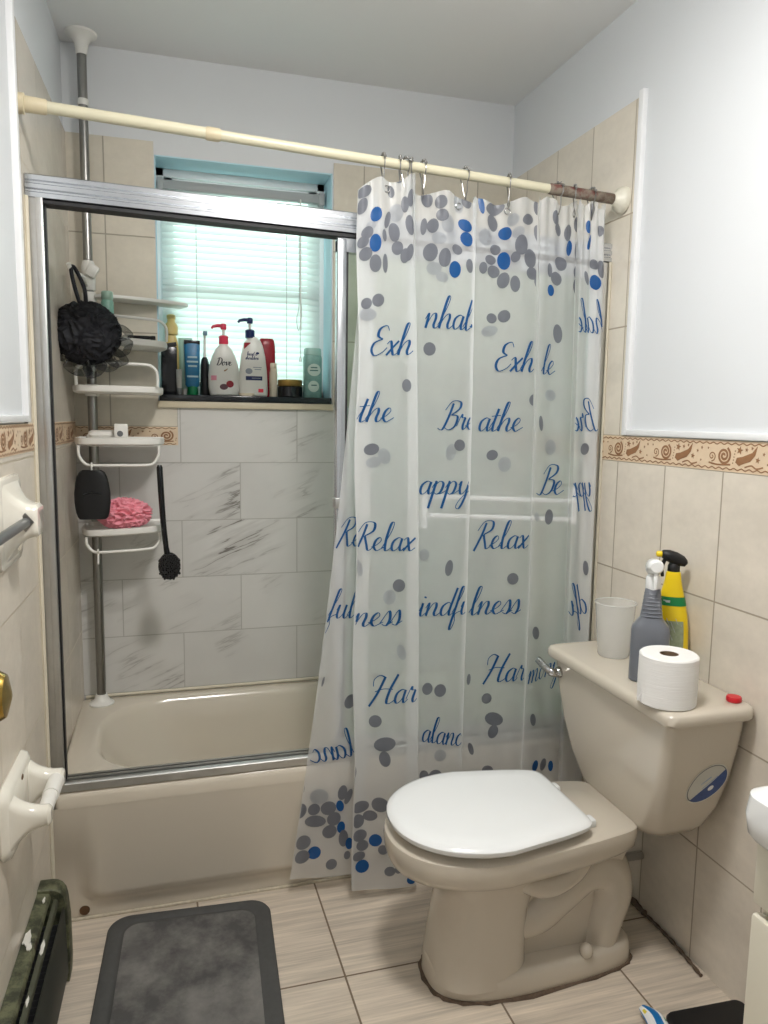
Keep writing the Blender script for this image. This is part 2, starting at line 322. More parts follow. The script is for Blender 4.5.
CURT_SPOTS = [
 (2,2.115,0.9903,0.0278,0.0149,'g'),(2,2.089,0.972,0.0166,0.0203,'g'),(2,2.32,0.9547,0.0157,0.0176,'b'),(2,2.512,0.9484,0.0093,0.0232,'g'),(2,2.188,0.9344,0.0166,0.0156,'g'),(2,2.12,0.9234,0.0165,0.0147,'g'),
 (2,2.166,0.9067,0.0174,0.0174,'g'),(2,2.313,0.9186,0.0147,0.0221,'b'),(2,2.316,0.8923,0.0146,0.022,'g'),(2,2.466,0.8915,0.0073,0.0238,'g'),(2,2.454,0.9275,0.0065,0.0148,'g'),(2,2.629,0.9327,0.0167,0.0242,'g'),
 (2,2.683,0.9117,0.0167,0.0176,'g'),(2,2.586,0.9868,0.0122,0.016,'g'),(2,2.733,1.0084,0.0171,0.0208,'g'),(2,2.821,0.9664,0.0113,0.0207,'g'),(2,2.808,0.9002,0.013,0.0185,'g'),(2,2.922,0.9708,0.0113,0.0207,'g'),
 (2,2.904,0.9374,0.0122,0.0262,'g'),(2,2.887,0.9031,0.0111,0.0204,'g'),(2,2.675,0.9585,0.0234,0.0224,'p'),(2,2.241,0.942,0.0148,0.0111,'p'),(2,2.17,0.8411,0.0154,0.0145,'g'),(2,2.359,0.8439,0.0154,0.0164,'g'),
 (2,2.183,0.8263,0.0253,0.0163,'p'),(2,2.816,0.7291,0.0127,0.0164,'g'),(2,2.265,0.6426,0.0197,0.0153,'g'),(2,2.453,0.6333,0.0162,0.0216,'p'),(2,2.297,0.6247,0.0198,0.0144,'p'),(2,2.679,0.4521,0.0183,0.0175,'g'),
 (2,2.532,0.4356,0.0175,0.0207,'p'),(2,2.057,0.4763,0.0109,0.0234,'p'),(2,2.721,0.3559,0.013,0.0228,'p'),(2,2.337,0.2546,0.0183,0.0175,'g'),(2,2.477,0.2207,0.0313,0.0203,'g'),(2,2.478,0.1989,0.0162,0.023,'g'),
 (2,1.98,0.1784,0.0111,0.0187,'g'),(2,2.117,0.1263,0.0279,0.017,'g'),(2,2.417,0.1294,0.0249,0.0218,'g'),(2,2.272,0.1124,0.0219,0.0156,'g'),(2,2.089,0.1053,0.0187,0.0203,'g'),(2,2.124,0.0835,0.0213,0.0173,'g'),
 (2,2.17,0.0682,0.0175,0.0159,'g'),(2,2.358,0.0748,0.0191,0.0183,'b'),(2,2.117,0.0526,0.0192,0.0136,'g'),(2,2.469,0.0603,0.0144,0.0144,'g'),(2,2.171,0.0369,0.0193,0.0193,'b'),(2,2.574,0.027,0.0163,0.0146,'g'),
 (2,2.705,0.0294,0.0114,0.013,'g'),(2,2.912,0.0108,0.0149,0.0132,'b'),(0,0.66,0.2719,0.016,0.0211,'g'),(0,0.117,0.3033,0.0033,0.0141,'g'),(0,-0.02,0.1451,0.007,0.0194,'g'),(0,0.023,0.1069,0.0181,0.022,'g'),
 (0,0.22,0.1076,0.0174,0.0174,'g'),(0,0.427,0.1092,0.0221,0.0206,'g'),(0,0.595,0.1115,0.0111,0.0174,'b'),(0,0.258,0.0892,0.0302,0.0175,'g'),(0,0.519,0.092,0.0199,0.0207,'g'),(0,0.471,0.0724,0.0209,0.0201,'g'),
 (0,0.631,0.0776,0.0121,0.0177,'b'),(0,0.622,0.1319,0.0142,0.022,'g'),(0,0.717,0.1246,0.0095,0.0237,'g'),(0,0.675,0.0597,0.0146,0.0259,'g'),(0,0.761,0.0501,0.0114,0.0179,'b'),(0,0.125,0.0568,0.0225,0.0217,'g'),
 (0,0.138,0.0343,0.0219,0.0203,'g'),(0,0.293,0.0398,0.0187,0.0195,'b'),(0,0.532,0.0206,0.0164,0.0164,'g'),(0,-0.02,0.0348,0.0073,0.0178,'g'),(0,0.739,0.0319,0.0099,0.0131,'g'),(0,0.274,0.1276,0.0267,0.0219,'p'),
 (4,4.335,0.7867,0.0169,0.0179,'g'),(4,4.478,0.9859,0.0194,0.0175,'g'),(4,4.5,0.9689,0.0184,0.0155,'g'),(4,4.369,0.9559,0.0183,0.0192,'g'),(4,4.295,0.9904,0.0155,0.0174,'g'),(4,4.337,0.92,0.021,0.0239,'g'),
 (4,4.543,0.913,0.0172,0.0249,'g'),(4,4.725,0.9277,0.0154,0.0135,'g'),(4,4.695,0.8997,0.0173,0.023,'b'),(4,4.842,0.9641,0.0214,0.0165,'b'),(4,4.867,0.9455,0.0194,0.0194,'b'),(4,4.857,0.9996,0.0176,0.0215,'g'),
 (4,4.918,0.9086,0.0116,0.0193,'g'),(4,4.388,0.8981,0.021,0.0172,'p'),(4,4.509,0.8867,0.0171,0.0133,'p'),(4,4.585,0.9584,0.0193,0.0232,'p'),(4,4.738,0.9902,0.0156,0.0235,'p'),(4,4.458,0.9388,0.0211,0.0154,'p'),
 (4,4.808,0.6513,0.0161,0.0161,'g'),(4,4.674,0.6411,0.0151,0.0236,'p'),(4,4.243,1.027,0.0136,0.0175,'g'),(4,4.244,0.9975,0.0097,0.0252,'g'),(4,4.241,0.9558,0.0096,0.0231,'g'),(4,4.677,0.4706,0.0116,0.0231,'g'),
 (4,4.288,0.4907,0.0147,0.0163,'p'),(4,4.369,0.2891,0.0154,0.018,'g'),(4,4.577,0.2859,0.0172,0.0189,'g'),(4,4.34,0.1546,0.0143,0.0179,'g'),(4,4.528,0.153,0.0197,0.0215,'g'),(4,4.603,0.1856,0.0177,0.0177,'p'),
 (6,6.333,0.9929,0.03,0.017,'g'),(6,6.304,0.972,0.0169,0.0219,'g'),(6,6.491,0.9566,0.0199,0.0169,'b'),(6,6.478,0.9179,0.0188,0.0238,'b'),(6,6.352,0.9343,0.0159,0.0139,'g'),(6,6.285,0.9192,0.0168,0.0128,'g'),
 (6,6.331,0.9027,0.0187,0.0168,'g'),(6,6.178,0.9065,0.0118,0.0157,'g'),(6,6.475,0.8902,0.0178,0.0217,'g'),(6,6.649,0.8844,0.0149,0.0219,'g'),(6,6.648,0.9219,0.015,0.014,'g'),(6,6.735,0.9377,0.0191,0.0251,'g'),
 (6,6.876,0.92,0.0202,0.0242,'g'),(6,6.912,0.8996,0.0191,0.0161,'g'),(6,7.02,0.8896,0.0141,0.0171,'g'),(6,6.828,0.9722,0.0193,0.0132,'g'),(6,6.994,0.9932,0.0143,0.0205,'g'),(6,6.995,0.9565,0.0122,0.0214,'g'),
 (6,6.14,0.9922,0.008,0.0219,'b'),(6,6.206,0.9496,0.0197,0.0217,'p'),(6,6.603,0.9737,0.0201,0.0161,'p'),(6,6.685,0.9554,0.0181,0.0141,'p'),(6,6.317,0.836,0.0156,0.0137,'g'),(6,6.497,0.839,0.0187,0.0167,'g'),
 (6,6.29,0.8177,0.0253,0.0146,'p'),(6,6.986,0.7184,0.0159,0.0159,'g'),(6,6.374,0.6368,0.0175,0.0146,'g'),(6,6.561,0.6232,0.0196,0.0215,'p'),(6,6.735,0.45,0.0181,0.0172,'g'),(6,6.117,0.2973,0.0061,0.0165,'g'),
 (6,6.409,0.2648,0.016,0.016,'g'),(6,6.531,0.2319,0.0288,0.0198,'g'),(6,6.526,0.2119,0.0154,0.0208,'g'),(6,6.188,0.1882,0.0081,0.0198,'g'),(6,6.467,0.1507,0.0184,0.0147,'g'),(6,5.995,0.4838,0.0075,0.0225,'p'),
 (8,8.411,0.9767,0.0134,0.0185,'g'),(8,8.476,0.9626,0.0144,0.0165,'g'),(8,8.736,0.9602,0.0177,0.0228,'g'),(8,8.777,0.9383,0.0135,0.0208,'b'),(8,8.962,0.9686,0.0116,0.0189,'g'),(8,9.02,0.9343,0.0136,0.0251,'g'),
 (8,8.562,0.9159,0.0226,0.0185,'g'),(8,8.288,0.9031,0.0091,0.0182,'g'),(8,8.462,0.8935,0.0204,0.0183,'g'),(8,8.326,0.8755,0.0121,0.0151,'b'),(8,9.02,0.9046,0.0146,0.0167,'g'),(8,9.02,0.8844,0.0146,0.0208,'g'),
 (8,8.538,0.8157,0.0162,0.0263,'g'),(8,8.397,0.7259,0.02,0.016,'p'),(8,8.442,0.6492,0.0201,0.0221,'p'),(8,8.159,0.6844,0.0079,0.0218,'g'),(8,8.463,0.5441,0.0156,0.0226,'g'),(8,8.13,0.5453,0.0085,0.0137,'p'),
 (8,8.214,0.3666,0.0132,0.0203,'g'),(8,8.23,0.2293,0.011,0.0201,'g'),(8,8.347,0.1526,0.0131,0.0169,'b'),(8,8.569,0.1501,0.0123,0.019,'g'),(8,8.762,0.1448,0.0096,0.0172,'b'),(10,10.57,0.9157,0.0167,0.0135,'g'),
 (10,10.841,0.9121,0.0115,0.0251,'g'),(10,10.637,0.8913,0.0187,0.0208,'b'),(10,10.431,0.9863,0.0126,0.0232,'g'),(10,10.288,0.9667,0.0083,0.0188,'b'),(10,10.35,0.945,0.0073,0.0208,'b'),(10,10.285,0.8957,0.0062,0.0206,'g'),
 (10,10.756,0.9671,0.0126,0.0168,'g'),(10,10.452,0.6474,0.0154,0.0174,'g'),(10,10.699,0.4638,0.009,0.0224,'g'),]
CURT_WORDS = [
 (2, 'Exh', 2.201, 0.7702, 0.0358, 0, 0, 1.03),
 (2, 'the', 2.037, 0.6804, 0.0356, 0, 0, 1.03),
 (2, 'Relax', 1.98, 0.5015, 0.0355, 0, 0, 1.03),
 (2, 'ness', 1.992, 0.3914, 0.0369, 0.08, 0, 1.1),
 (2, 'Har', 2.252, 0.2796, 0.0383, 0.05, 0, 0.98),
 (0, 'Re', 0.06, 0.5046, 0.0366, 0, 0, 0.8),
 (0, 'ful', 0.064, 0.3986, 0.0373, 0, 0, 0.85),
 (0, 'lanc', 0.765, 0.1883, 0.0401, 0.12, 1, 0.85),
 (4, 'nhale', 4.254, 0.8156, 0.0386, 0.02, 0, 0.9),
 (4, 'Bre', 4.502, 0.6725, 0.0358, 0.05, 0, 0.95),
 (4, 'appy', 4.184, 0.5797, 0.0358, 0, 0, 1.03),
 (4, 'indfu', 4.202, 0.3999, 0.0368, 0, 0, 1.0),
 (4, 'alance', 4.278, 0.2092, 0.0359, -0.14, 0, 0.76),
 (6, 'Exha', 6.359, 0.7602, 0.0376, -0.02, 0, 1.03),
 (6, 'athe', 6.139, 0.6723, 0.0366, 0, 0, 1.03),
 (6, 'Relax', 6.125, 0.4965, 0.0371, 0, 0, 0.98),
 (6, 'lness', 6.093, 0.3964, 0.0377, 0, 0, 1.08),
 (6, 'Har', 6.348, 0.2908, 0.039, 0, 0, 0.93),
 (8, 'le', 8.124, 0.756, 0.0377, 0.0, 0, 0.9),
 (8, 'Be', 8.144, 0.5782, 0.0393, 0, 0, 1.03),
 (8, 'mony', 8.037, 0.2883, 0.0365, 0.1, 0, 0.72),
 (10, 'hale', 11.0, 0.8189, 0.0425, 0, 1, 0.6),
 (10, 'Bre', 10.883, 0.6746, 0.0422, 0, 1, 0.62),
 (10, 'ypp', 10.791, 0.5757, 0.0393, 0, 1, 0.62),
 (10, 'dfu', 10.837, 0.3918, 0.0435, 0, 1, 0.66),]

# ------------------------------------------------------------------ palette
mat('paint_white', (220,223,226), .55, var=.015, scale=3); mat('paint_ceiling', (236,236,236), .7, var=.015, scale=3)
mat('paint_back', (224,226,228), .6, var=.015, scale=3); mat('reveal_daylight_blue', (190,224,236), .5, var=.03)  # the window reveal's pale blue has the daylight tint put into the colour
mat('trim_white', (238,239,240), .35, var=.01); mat('caulk', (216,208,188), .6, var=.1)
tile_mat('tile_right_low', (1,2), .2145, .3135, (-.129,1.24-.3135*4), (226,217,203), (168,156,138))
tile_mat('tile_right_up', (1,2), .2145, .307, (-.129,1.312-.307*5), (226,218,204), (168,156,138))
tile_mat('tile_left_low', (1,2), .2145, .3135, (-.06,1.25-.3135*4), (222,213,199), (182,172,154))
tile_mat('tile_left_up', (1,2), .2145, .307, (-.06,1.312-.307*5), (222,214,201), (176,166,150))
tile_mat('tile_back', (0,2), .2145, .307, (.10,1.312-.307*5), (220,212,196), (170,162,146))
tile_mat('tile_marble', (0,2), .4, .199, (.322,.991-.199*4), (216,214,210), (176,173,167), .5, .0016, 'marble', .25)
tile_mat('tile_floor', (0,1), .332, .664, (.66,-.39-.664*4), (212,199,182), (122,106,88), 0, .0026, 'streak', .35)
mat('border_base', (224,201,172), .4, var=.1, scale=30); mat('border_ink', (150,108,74), .45, var=.15, scale=60)
mat('border_end', (196,168,132), .5)
mat('granite', (22,26,30), .15, var=.9, scale=120); mat('ledge', (214,202,176), .4)
mat('aluminium', (205,208,212), .25, 1, var=.08, scale=40); mat('aluminium_dull', (196,196,194), .38, 1, var=.1, scale=30)
mat('gasket', (30,30,32), .6); mat('chrome', (190,190,190), .1, 1); mat('steel_brushed', (150,149,146), .28, 1, var=.1, scale=30)
mat('brass', (176,146,74), .2, 1, var=.1)
mat('rod_flange', (226,222,206), .4); mat('rod_cream', (208,202,176), .35, var=.05, scale=8); mat('rod_cap', (206,193,162), .45, var=.1, scale=30)
mat('tub_enamel', (212,203,187), .16, var=.03, scale=3, coat=.3); mat('toilet_bone', (205,196,181), .14, var=.025, scale=4, coat=.3)
mat('seat_white', (238,240,240), .18, var=.01, coat=.2); mat('plastic_white', (232,230,224), .35, var=.02)
mat('ceramic_white', (232,228,216), .12, var=.03, coat=.4); mat('iron_grey', (120,122,124), .35, .7)
mat('black_soft', (9,10,13), .5, var=.2); mat('black_gloss', (10,12,18), .2, var=.2); mat('navy_mesh', (7,9,20), .7, var=.4, scale=60)
mat('pink_mesh', (246,158,172), .6, var=.15, scale=60); mat('rust', (92,66,42), .9, var=.5, scale=70); t = NT('rod_sleeve'); f1 = t.noise(t.coord(), 26, 4, .6); t.l(t.ramp(f1, [(.38, s2l((96,78,66))), (.5, s2l((132,122,108))), (.62, s2l((104,62,54)))]), t.b.inputs['Base Color']); t.b.inputs['Roughness'].default_value = .5; M['rod_sleeve'] = t.m
t = NT('radiator_paint'); f1 = t.noise(t.coord(), 28, 6, .7); f2 = t.noise(t.coord(), 9, 5, .65)
c1 = t.mix(t.ramp(f1, [(.42,0),(.6,1)]), s2l((52,55,40)), s2l((104,106,80)))
t.l(t.mix(t.ramp(f2, [(.66,0),(.70,1)]), c1, s2l((36,30,22))), t.b.inputs['Base Color']); t.b.inputs['Roughness'].default_value = .5; t.bump(f1, .25, .003); M['radiator_paint'] = t.m
mat('radiator_dark', (38,42,36), .5, var=.3, scale=30); mat('paint_drip', (216,214,206), .6)
t = NT('mat_rubber'); n1 = t.noise(t.coord(), 9, 6, .65); n2 = t.noise(t.coord((1, .5, 1)), 4, 4)
cc = t.mix(t.ramp(n1, [(.4,0),(.68,1)]), s2l((74,73,72)), s2l((122,120,116)))
t.l(t.mix(t.ramp(n2, [(.5,0),(.72,.6)]), cc, s2l((128,126,122))), t.b.inputs['Base Color']); t.b.inputs['Roughness'].default_value = .8; t.bump(t.noise(t.coord(), 160, 3), .35, .002); M['mat_rubber'] = t.m
mat('mat_edge', (74,74,73), .75, var=.15, scale=60)
film_mat('curtain_film', (252,254,255), .50, .3, .40); film_mat('curtain_grey', (126,129,138), .06, .3, .4); film_mat('curtain_blue', (24,92,160), .05, .3, .4); film_mat('curtain_pale', (186,189,194), .14); film_mat('curtain_ink', (22,84,142), .03, .3, .35)
film_mat('slat_white', (226,232,230), .0, trl=.42); film_mat('cup_film', (252,252,250), .52, .2, .5); film_mat('mesh_film', (22,24,40), .74)
film_mat('glass_frost', (214,224,222), .62, .12)
glass_mat('window_glass', (232,244,240))
emit_mat('lamp_glow', (255,244,226), 3)

# ------------------------------------------------------------------ room shell
def st(name, mb, m, parent=None, **kw):
    o = mb.build(name, m, parent, **kw)
    if parent is None: o['kind'] = 'structure'
    return o
st('floor', MB().box(-.25, XR+.12, -2.75, YB+.16, -.06, 0), M['tile_floor'])
st('ceiling', MB().box(-.25, XR+.12, -2.75, YB+.16, H, H+.06), M['paint_ceiling'])
st('wall_front', MB().box(-.25, XR+.12, -2.81, -2.75, 0, H), M['paint_white'])
wr = st('wall_right', MB().box(XR+.007, XR+.12, -2.75, YB+.16, 0, H), M['paint_white'])
st('tile_panel', MB().box(XR, XR+.012, -2.75, YB, 0, 1.24), M['tile_right_low'], wr)
st('tile_panel', MB().box(XR, XR+.012, -.155, YB, 1.312, 2.226), M['tile_right_up'], wr)
st('trim', MB().box(XR-.007, XR+.01, -.168, -.146, 1.314, 2.24, .003).box(XR-.007, XR+.01, -2.75, -.168, 1.314, 1.331, .003), M['trim_white'], wr)
LSH = Matrix(((1, SL, 0, XL), (0, 1, 0, 0), (0, 0, 1, 0), (0, 0, 0, 1)))     # d,y,z off the left wall -> world
def LB(): return MB()
wl = st('wall_left', LB().box(-.2, -.007, -2.75, YB+.16, 0, H).xform(LSH), M['paint_white'])
st('tile_panel', LB().box(-.012, 0, -2.75, YB, 0, 1.262).xform(LSH), M['tile_left_low'], wl)
st('tile_panel', LB().box(-.012, 0, -.11, YB, 1.327, 2.226).xform(LSH), M['tile_left_up'], wl)
st('trim', LB().box(-.01, .007, -.128, -.106, 1.330, 2.30, .003).box(-.01, .007, -2.75, -.128, 1.330, 1.346, .003).xform(LSH), M['trim_white'], wl)
WX0, WX1, WZ0, WZ1 = .255, .846, 1.40, 2.187
wb = st('wall_back', MB().box(-.25, WX0, YB+.006, YB+.16, 0, H).box(WX1, XR+.12, YB+.006, YB+.16, 0, H).box(WX0, WX1, YB+.006, YB+.16, WZ1, H).box(WX0, WX1, YB+.006, YB+.16, 0, WZ0), M['paint_back'])
st('tile_panel', MB().box(-.03, WX0-.002, YB, YB+.01, 1.312, 2.226).box(WX0-.002, .314, YB, YB+.01, 1.312, 1.392), M['tile_back'], wb)
st('tile_panel', MB().box(WX1+.004, XR, YB, YB+.01, 1.392, 2.222), M['tile_back'], wb)
st('tile_panel', MB().box(-.03, .314, YB, YB+.01, .36, 1.25).box(.314, XR, YB, YB+.01, .36, 1.392), M['tile_marble'], wb)
st('window_reveal', MB().box(WX0, WX1, YB+.004, YB+.13, WZ1-.004, WZ1).box(WX1-.004, WX1, YB+.004, YB+.13, WZ0, WZ1).box(WX0, WX0+.004, YB+.004, YB+.13, WZ0, WZ1), M['reveal_daylight_blue'], wb)
st('ledge', MB().box(.25, .85, YB-.014, YB+.01, 1.376, 1.398, .003), M['ledge'], wb)
st('window_sill', MB().box(WX0+.002, WX1-.002, YB-.016, YB+.13, 1.398, 1.420, .003), M['granite'], wb)

def border_art(mb, L0, L1, fn, period=.2145, h=.07):
    def rib(pts, w, n=6):
        P = spline([(a, b, 0) for a, b in pts], n); o = []
        for i, p in enumerate(P):
            t_ = P[min(i+1, len(P)-1)]-P[max(i-1, 0)]; t_.normalize(); nn = Vector((-t_.y, t_.x, 0))*w*.5
            o.append((p+nn, p-nn))
        lay(mb, [o], fn, 0, lambda a, b: L0+.001 < a < L1-.001)
    def poly(pts):
        if all(L0+.001 < a < L1-.001 for a, b in pts): mb.add([fn(a, b) for a, b in pts], [list(range(len(pts)))], 0, False)
    def star(x, y, r): poly([(x+(r if k % 2 == 0 else r*.42)*math.sin(PI*k/5+.2), y+(r if k % 2 == 0 else r*.42)*math.cos(PI*k/5+.2)) for k in range(10)])
    n = int((L1-L0)/.012)
    for yb, yy in ((.006, 0), (h-.006, 0)):
        rib([(L0+.0015+(L1-L0-.003)*i/n, yb+.0022*(1 if i % 2 else -1)) for i in range(n+1)], .0028, 3)
    k0 = int(math.floor(L0/period))-1
    for k in range(k0, int(L1/period)+2):
        x = k*period
        sp = [(x+.062+(.002+.020*q/22)*math.cos(q*.62), .036+(.002+.019*q/22)*math.sin(q*.62)) for q in range(23)]; rib(sp, .0058, 3)
        sp = [(x+.022+(.001+.012*q/16)*math.cos(2-q*.62), .033+(.001+.011*q/16)*math.sin(2-q*.62)) for q in range(17)]; rib(sp, .003, 3)
        rib([(x+.012, .018), (x+.03, .015), (x+.05, .014), (x+.085, .016)], .004)
        star(x+.112, .050, .011); star(x+.133, .052, .006); star(x+.15, .056, .005); star(x+.168, .030, .008); star(x+.185, .044, .005); star(x+.200, .052, .005)
        poly([(x+.100, .022), (x+.104, .033), (x+.122, .036), (x+.150, .046), (x+.166, .062), (x+.160, .040), (x+.146, .026), (x+.126, .020), (x+.112, .014)])
        rib([(x+.13, .012), (x+.15, .017), (x+.165, .011), (x+.185, .015)], .0035)
        for q in range(5): star(x+.092+.0015*q, .020+.007*q, .0028)
        star(x+.008, .052, .004); star(x+.198, .022, .004)
def border(parent, L0, L1, base, fn):
    b = st('border_strip', base, M['border_base'], parent)
    a = MB(); border_art(a, L0, L1, fn); st('border_pattern', a, M['border_ink'], b)
border(wr, -2.0, YB-.001, MB().box(XR-.001, XR+.012, -2.75, YB, 1.24, 1.312), lambda a, b: (XR-.0016, -a+YB-2.0, 1.241+b))
border(wl, -1.4, YB-.001, MB().box(-.012, .001, -2.75, YB, 1.262, 1.327).xform(LSH), lambda a, b: (lw(a, .0016), a, 1.261+b*.95))
border(wb, -.02, .312, MB().box(-.03, .314, YB-.001, YB+.01, 1.25, 1.312), lambda a, b: (a, YB-.0016, 1.249+b*.9))

# window: frame, two sashes, panes
w1 = bpy.data.objects.new('window_1', None); COL.objects.link(w1); w1['kind'] = 'structure'; w1['_base'] = (0., 0., 0.)
fy0, fy1 = YB+.125, YB+.158
m = MB()
for a in ((WX0, WX0+.03, WZ0, WZ1), (WX1-.03, WX1, WZ0, WZ1), (WX0, WX1, WZ0, WZ0+.035), (WX0, WX1, WZ1-.03, WZ1)): m.box(a[0], a[1], fy0, fy1, a[2], a[3], .002)
m.build('window_frame', M['trim_white'], w1)
for z0, z1, yy in ((WZ0+.03, 1.80, fy0+.002), (1.765, WZ1-.028, fy0+.014)):
    s_ = MB()
    for a in ((WX0+.028, WX0+.06, z0, z1), (WX1-.06, WX1-.028, z0, z1), (WX0+.028, WX1-.028, z0, z0+.035), (WX0+.028, WX1-.028, z1-.035, z1)): s_.box(a[0], a[1], yy, yy+.016, a[2], a[3], .002)
    so = s_.build('sash', M['trim_white'], w1)
    MB().box(WX0+.055, WX1-.055, yy+.006, yy+.010, z0+.03, z1-.03).build('pane', M['window_glass'], so)

# venetian blind
bl = thing('window_blind', 'white slatted venetian blind lowered in the small window above the bathtub', 'blind', (.546, YB+.105, 1.47))
by = YB+.105
MB().box(.268, .828, by-.02, by+.012, 2.107, 2.137, .002).build('headrail', mat('headrail_grey', (168,170,170), .45), bl)
for x in (.262, .815): MB().box(x, x+.02, by-.024, by+.014, 2.100, 2.143, .002).build('bracket', M['headrail_grey'], bl)
s_ = MB()
tilt = math.radians(63); zs = 2.092; n = 0
while zs > 1.475:
    rings = []
    for q in range(5):
        a = (q/4-.5)*.026; c_ = .0022*(1-(q/2-1)**2)
        rings.append([(x, by+a*math.cos(tilt)-c_*math.sin(tilt)*1, zs+a*math.sin(tilt)+c_*math.cos(tilt)) for x in (.274, .46, .64, .822)])
    vs = [p for r in rings for p in r]; s_.add(vs, [[r*4+j, r*4+j+1, r*4+j+5, r*4+j+4] for r in range(4) for j in range(3)], 0, True)
    zs -= .0218; n += 1
s_.build('slats', M['slat_white'], bl)
MB().box(.272, .824, by-.013, by+.013, 1.452, 1.468, .004).build('bottom_rail', M['plastic_white'], bl)
for x in (.388, .70): MB().tube([(x, by-.016, 2.112), (x, by-.016, 1.46)], .0011, 6).build('ladder_cord', M['aluminium_dull'], bl)
MB().tube([(.748, by-.024, 2.112), (.750, by-.024, 1.66)], .0025, 8).build('tilt_wand', M['plastic_white'], bl)
MB().tube(spline([(.742, by-.022, 2.110), (.745, by-.022, 1.78), (.735, by-.024, 1.70), (.743, by-.022, 1.66), (.753, by-.022, 1.72), (.748, by-.022, 1.78)], 6), .0014, 6).tube([(.748, by-.022, 1.66), (.749, by-.022, 1.565)], .0012, 6).lathe([(.002, .02), (.006, 0)], (.749, by-.022, 1.55), 10).build('pull_cord', M['aluminium_dull'], bl)

# open door on the left, only its knob reaches into the picture
dr = bpy.data.objects.new('door_1', None); COL.objects.link(dr); dr['kind'] = 'structure'; dr['_base'] = (0., 0., 0.)
d0 = MB().box(-.012, .023, -1.98, -1.185, .012, 2.03, .003)
d0.build('door_leaf', M['trim_white'], dr)
MB().lathe([(.0295, 0), (.030, .004), (.014, .008), (.012, .03), (.022, .036), (.0285, .048), (.029, .060), (.022, .072), (.004, .077)], (.023, -1.215, 1.064), 28, axis='x').build('door_knob', M['brass'], dr)

# ------------------------------------------------------------------ bathtub
tb = thing('bathtub', 'almond enamel bathtub with recessed apron front under the small window', 'bathtub', (.74, .3, 0))
TX0, TX1, TZ = -.024, XR-.002, .386
def R(z, i, r, y0=-.045): return rrect(TX0+i, TX1-i, y0+i, YB-.002-i, r, z)
body = MB()
body.loft([R(.0, .024, .01, .0), R(.30, .024, .01, .0), R(.341, .0, .012), R(.366, .0, .012), R(.379, .004, .014), R(TZ, .014, .02),
           rrect(.050, 1.44, .034, .585, .21, TZ), rrect(.058, 1.434, .040, .579, .21, TZ-.005), rrect(.068, 1.428, .048, .571, .21, TZ-.022), rrect(.090, 1.415, .064, .558, .20, TZ-.08),
           rrect(.175, 1.39, .112, .54, .19, .20), rrect(.225, 1.37, .125, .526, .18, .12), rrect(.29, 1.33, .165, .49, .15, .085)], True, True)
tbo = body.build('tub_shell', M['tub_enamel'], tb)
ap = MB(); nx, nz = 96, 44; vs = []; AX = -.0355
def ss(a, b, x): x = min(max((x-a)/(b-a), 0), 1); return x*x*(3-2*x)
for i in range(nx+1):
    for j in range(nz+1):
        x = AX+(TX1-AX)*i/nx; z = .345*j/nz
        dx = min(x-AX-.075, TX1-.075-x); dz = z-.058
        r_ = .05
        if dx < r_ and dz < r_: e = r_-math.hypot(max(r_-dx, 0), max(r_-dz, 0))
        else: e = min(dx, dz)
        rec = .017*(1-ss(-.014, .020, e))
        vs.append((x, -.012-.033*z/.345+rec*(1-ss(.12, .32, z)), z))
fs = [[i*(nz+1)+j, (i+1)*(nz+1)+j, (i+1)*(nz+1)+j+1, i*(nz+1)+j+1] for i in range(nx) for j in range(nz)]
ap.add(vs, fs); ap.box(AX, TX1, .0125, .02, 0, .34)
ap.build('apron', M['tub_enamel'], tb)
MB().tube([(TX0+.005, .001, .003), (.5, .000, .003), (1.0, .000, .003), (TX1-.01, .001, .003)], .0045, 8).build('caulk_line', mat('caulk_grey', (196,186,166), .8, var=.35, scale=80), tb)
MB().lathe([(.014, .004), (.013, -.004), (.008, -.003)], (.034, .003, .026), 16, axis='y').build('weep_hole', M['rust'], tb)
MB().tube([(TX0+.02, YB-.006, TZ+.004), (.6, YB-.006, TZ+.004), (TX1-.02, YB-.006, TZ+.004)], .006, 8).build('caulk_line', M['caulk'], tb)

# ------------------------------------------------------------------ shower door frame and sliding panel
fr = thing('shower_door_frame', 'silver aluminium shower door frame with ribbed header standing on the tub rim', 'shower frame', (.74, .02, TZ))
def ext(prof, xa, za, xb, zb, mb=None):
    mb = mb or MB(); return mb.loft([[(xa, y, za+z) for y, z in prof], [(xb, y, zb+z) for y, z in prof]], True, True, 0, False)
hp = [(y-.042, z) for y, z in [(.006,0),(-.004,.003),(-.004,.013),(.001,.016),(.001,.020),(-.004,.023),(-.004,.032),(.001,.035),(.001,.039),(-.003,.042),(-.003,.052),(.004,.056),(.046,.056),(.05,.05),(.05,0)]]
ext(hp, lw(-.02, .001), 1.847, XR-.001, 1.808).build('header', M['aluminium'], fr)
ext([(-.040,-.008),(-.040,.0),(.006,.0),(.006,-.008)], lw(.02,.001)+.03, 1.846, XR-.03, 1.809).build('header_channel', M['gasket'], fr)
MB().box(-.0345, .000, -.042, .003, .412, 1.850, .003).box(-.014, .002, -.046, -.032, .412, 1.850, .002).build('side_jamb', M['aluminium_dull'], fr)
MB().box(.0005, .006, -.030, -.007, .415, 1.845).build('gasket', M['gasket'], fr)
MB().box(XR-.032, XR-.0015, -.042, .003, .412, 1.81, .003).build('side_jamb', M['aluminium_dull'], fr)
tp = [(y-.042, z) for y, z in [(.000,0),(.000,.020),(.006,.025),(.012,.025),(.013,.014),(.018,.014),(.019,.029),(.024,.029),(.025,.012),(.036,.012),(.037,.027),(.046,.027),(.046,0)]]
ext(tp, -.0335, TZ, XR-.0015, TZ).build('bottom_track', M['aluminium_dull'], fr)
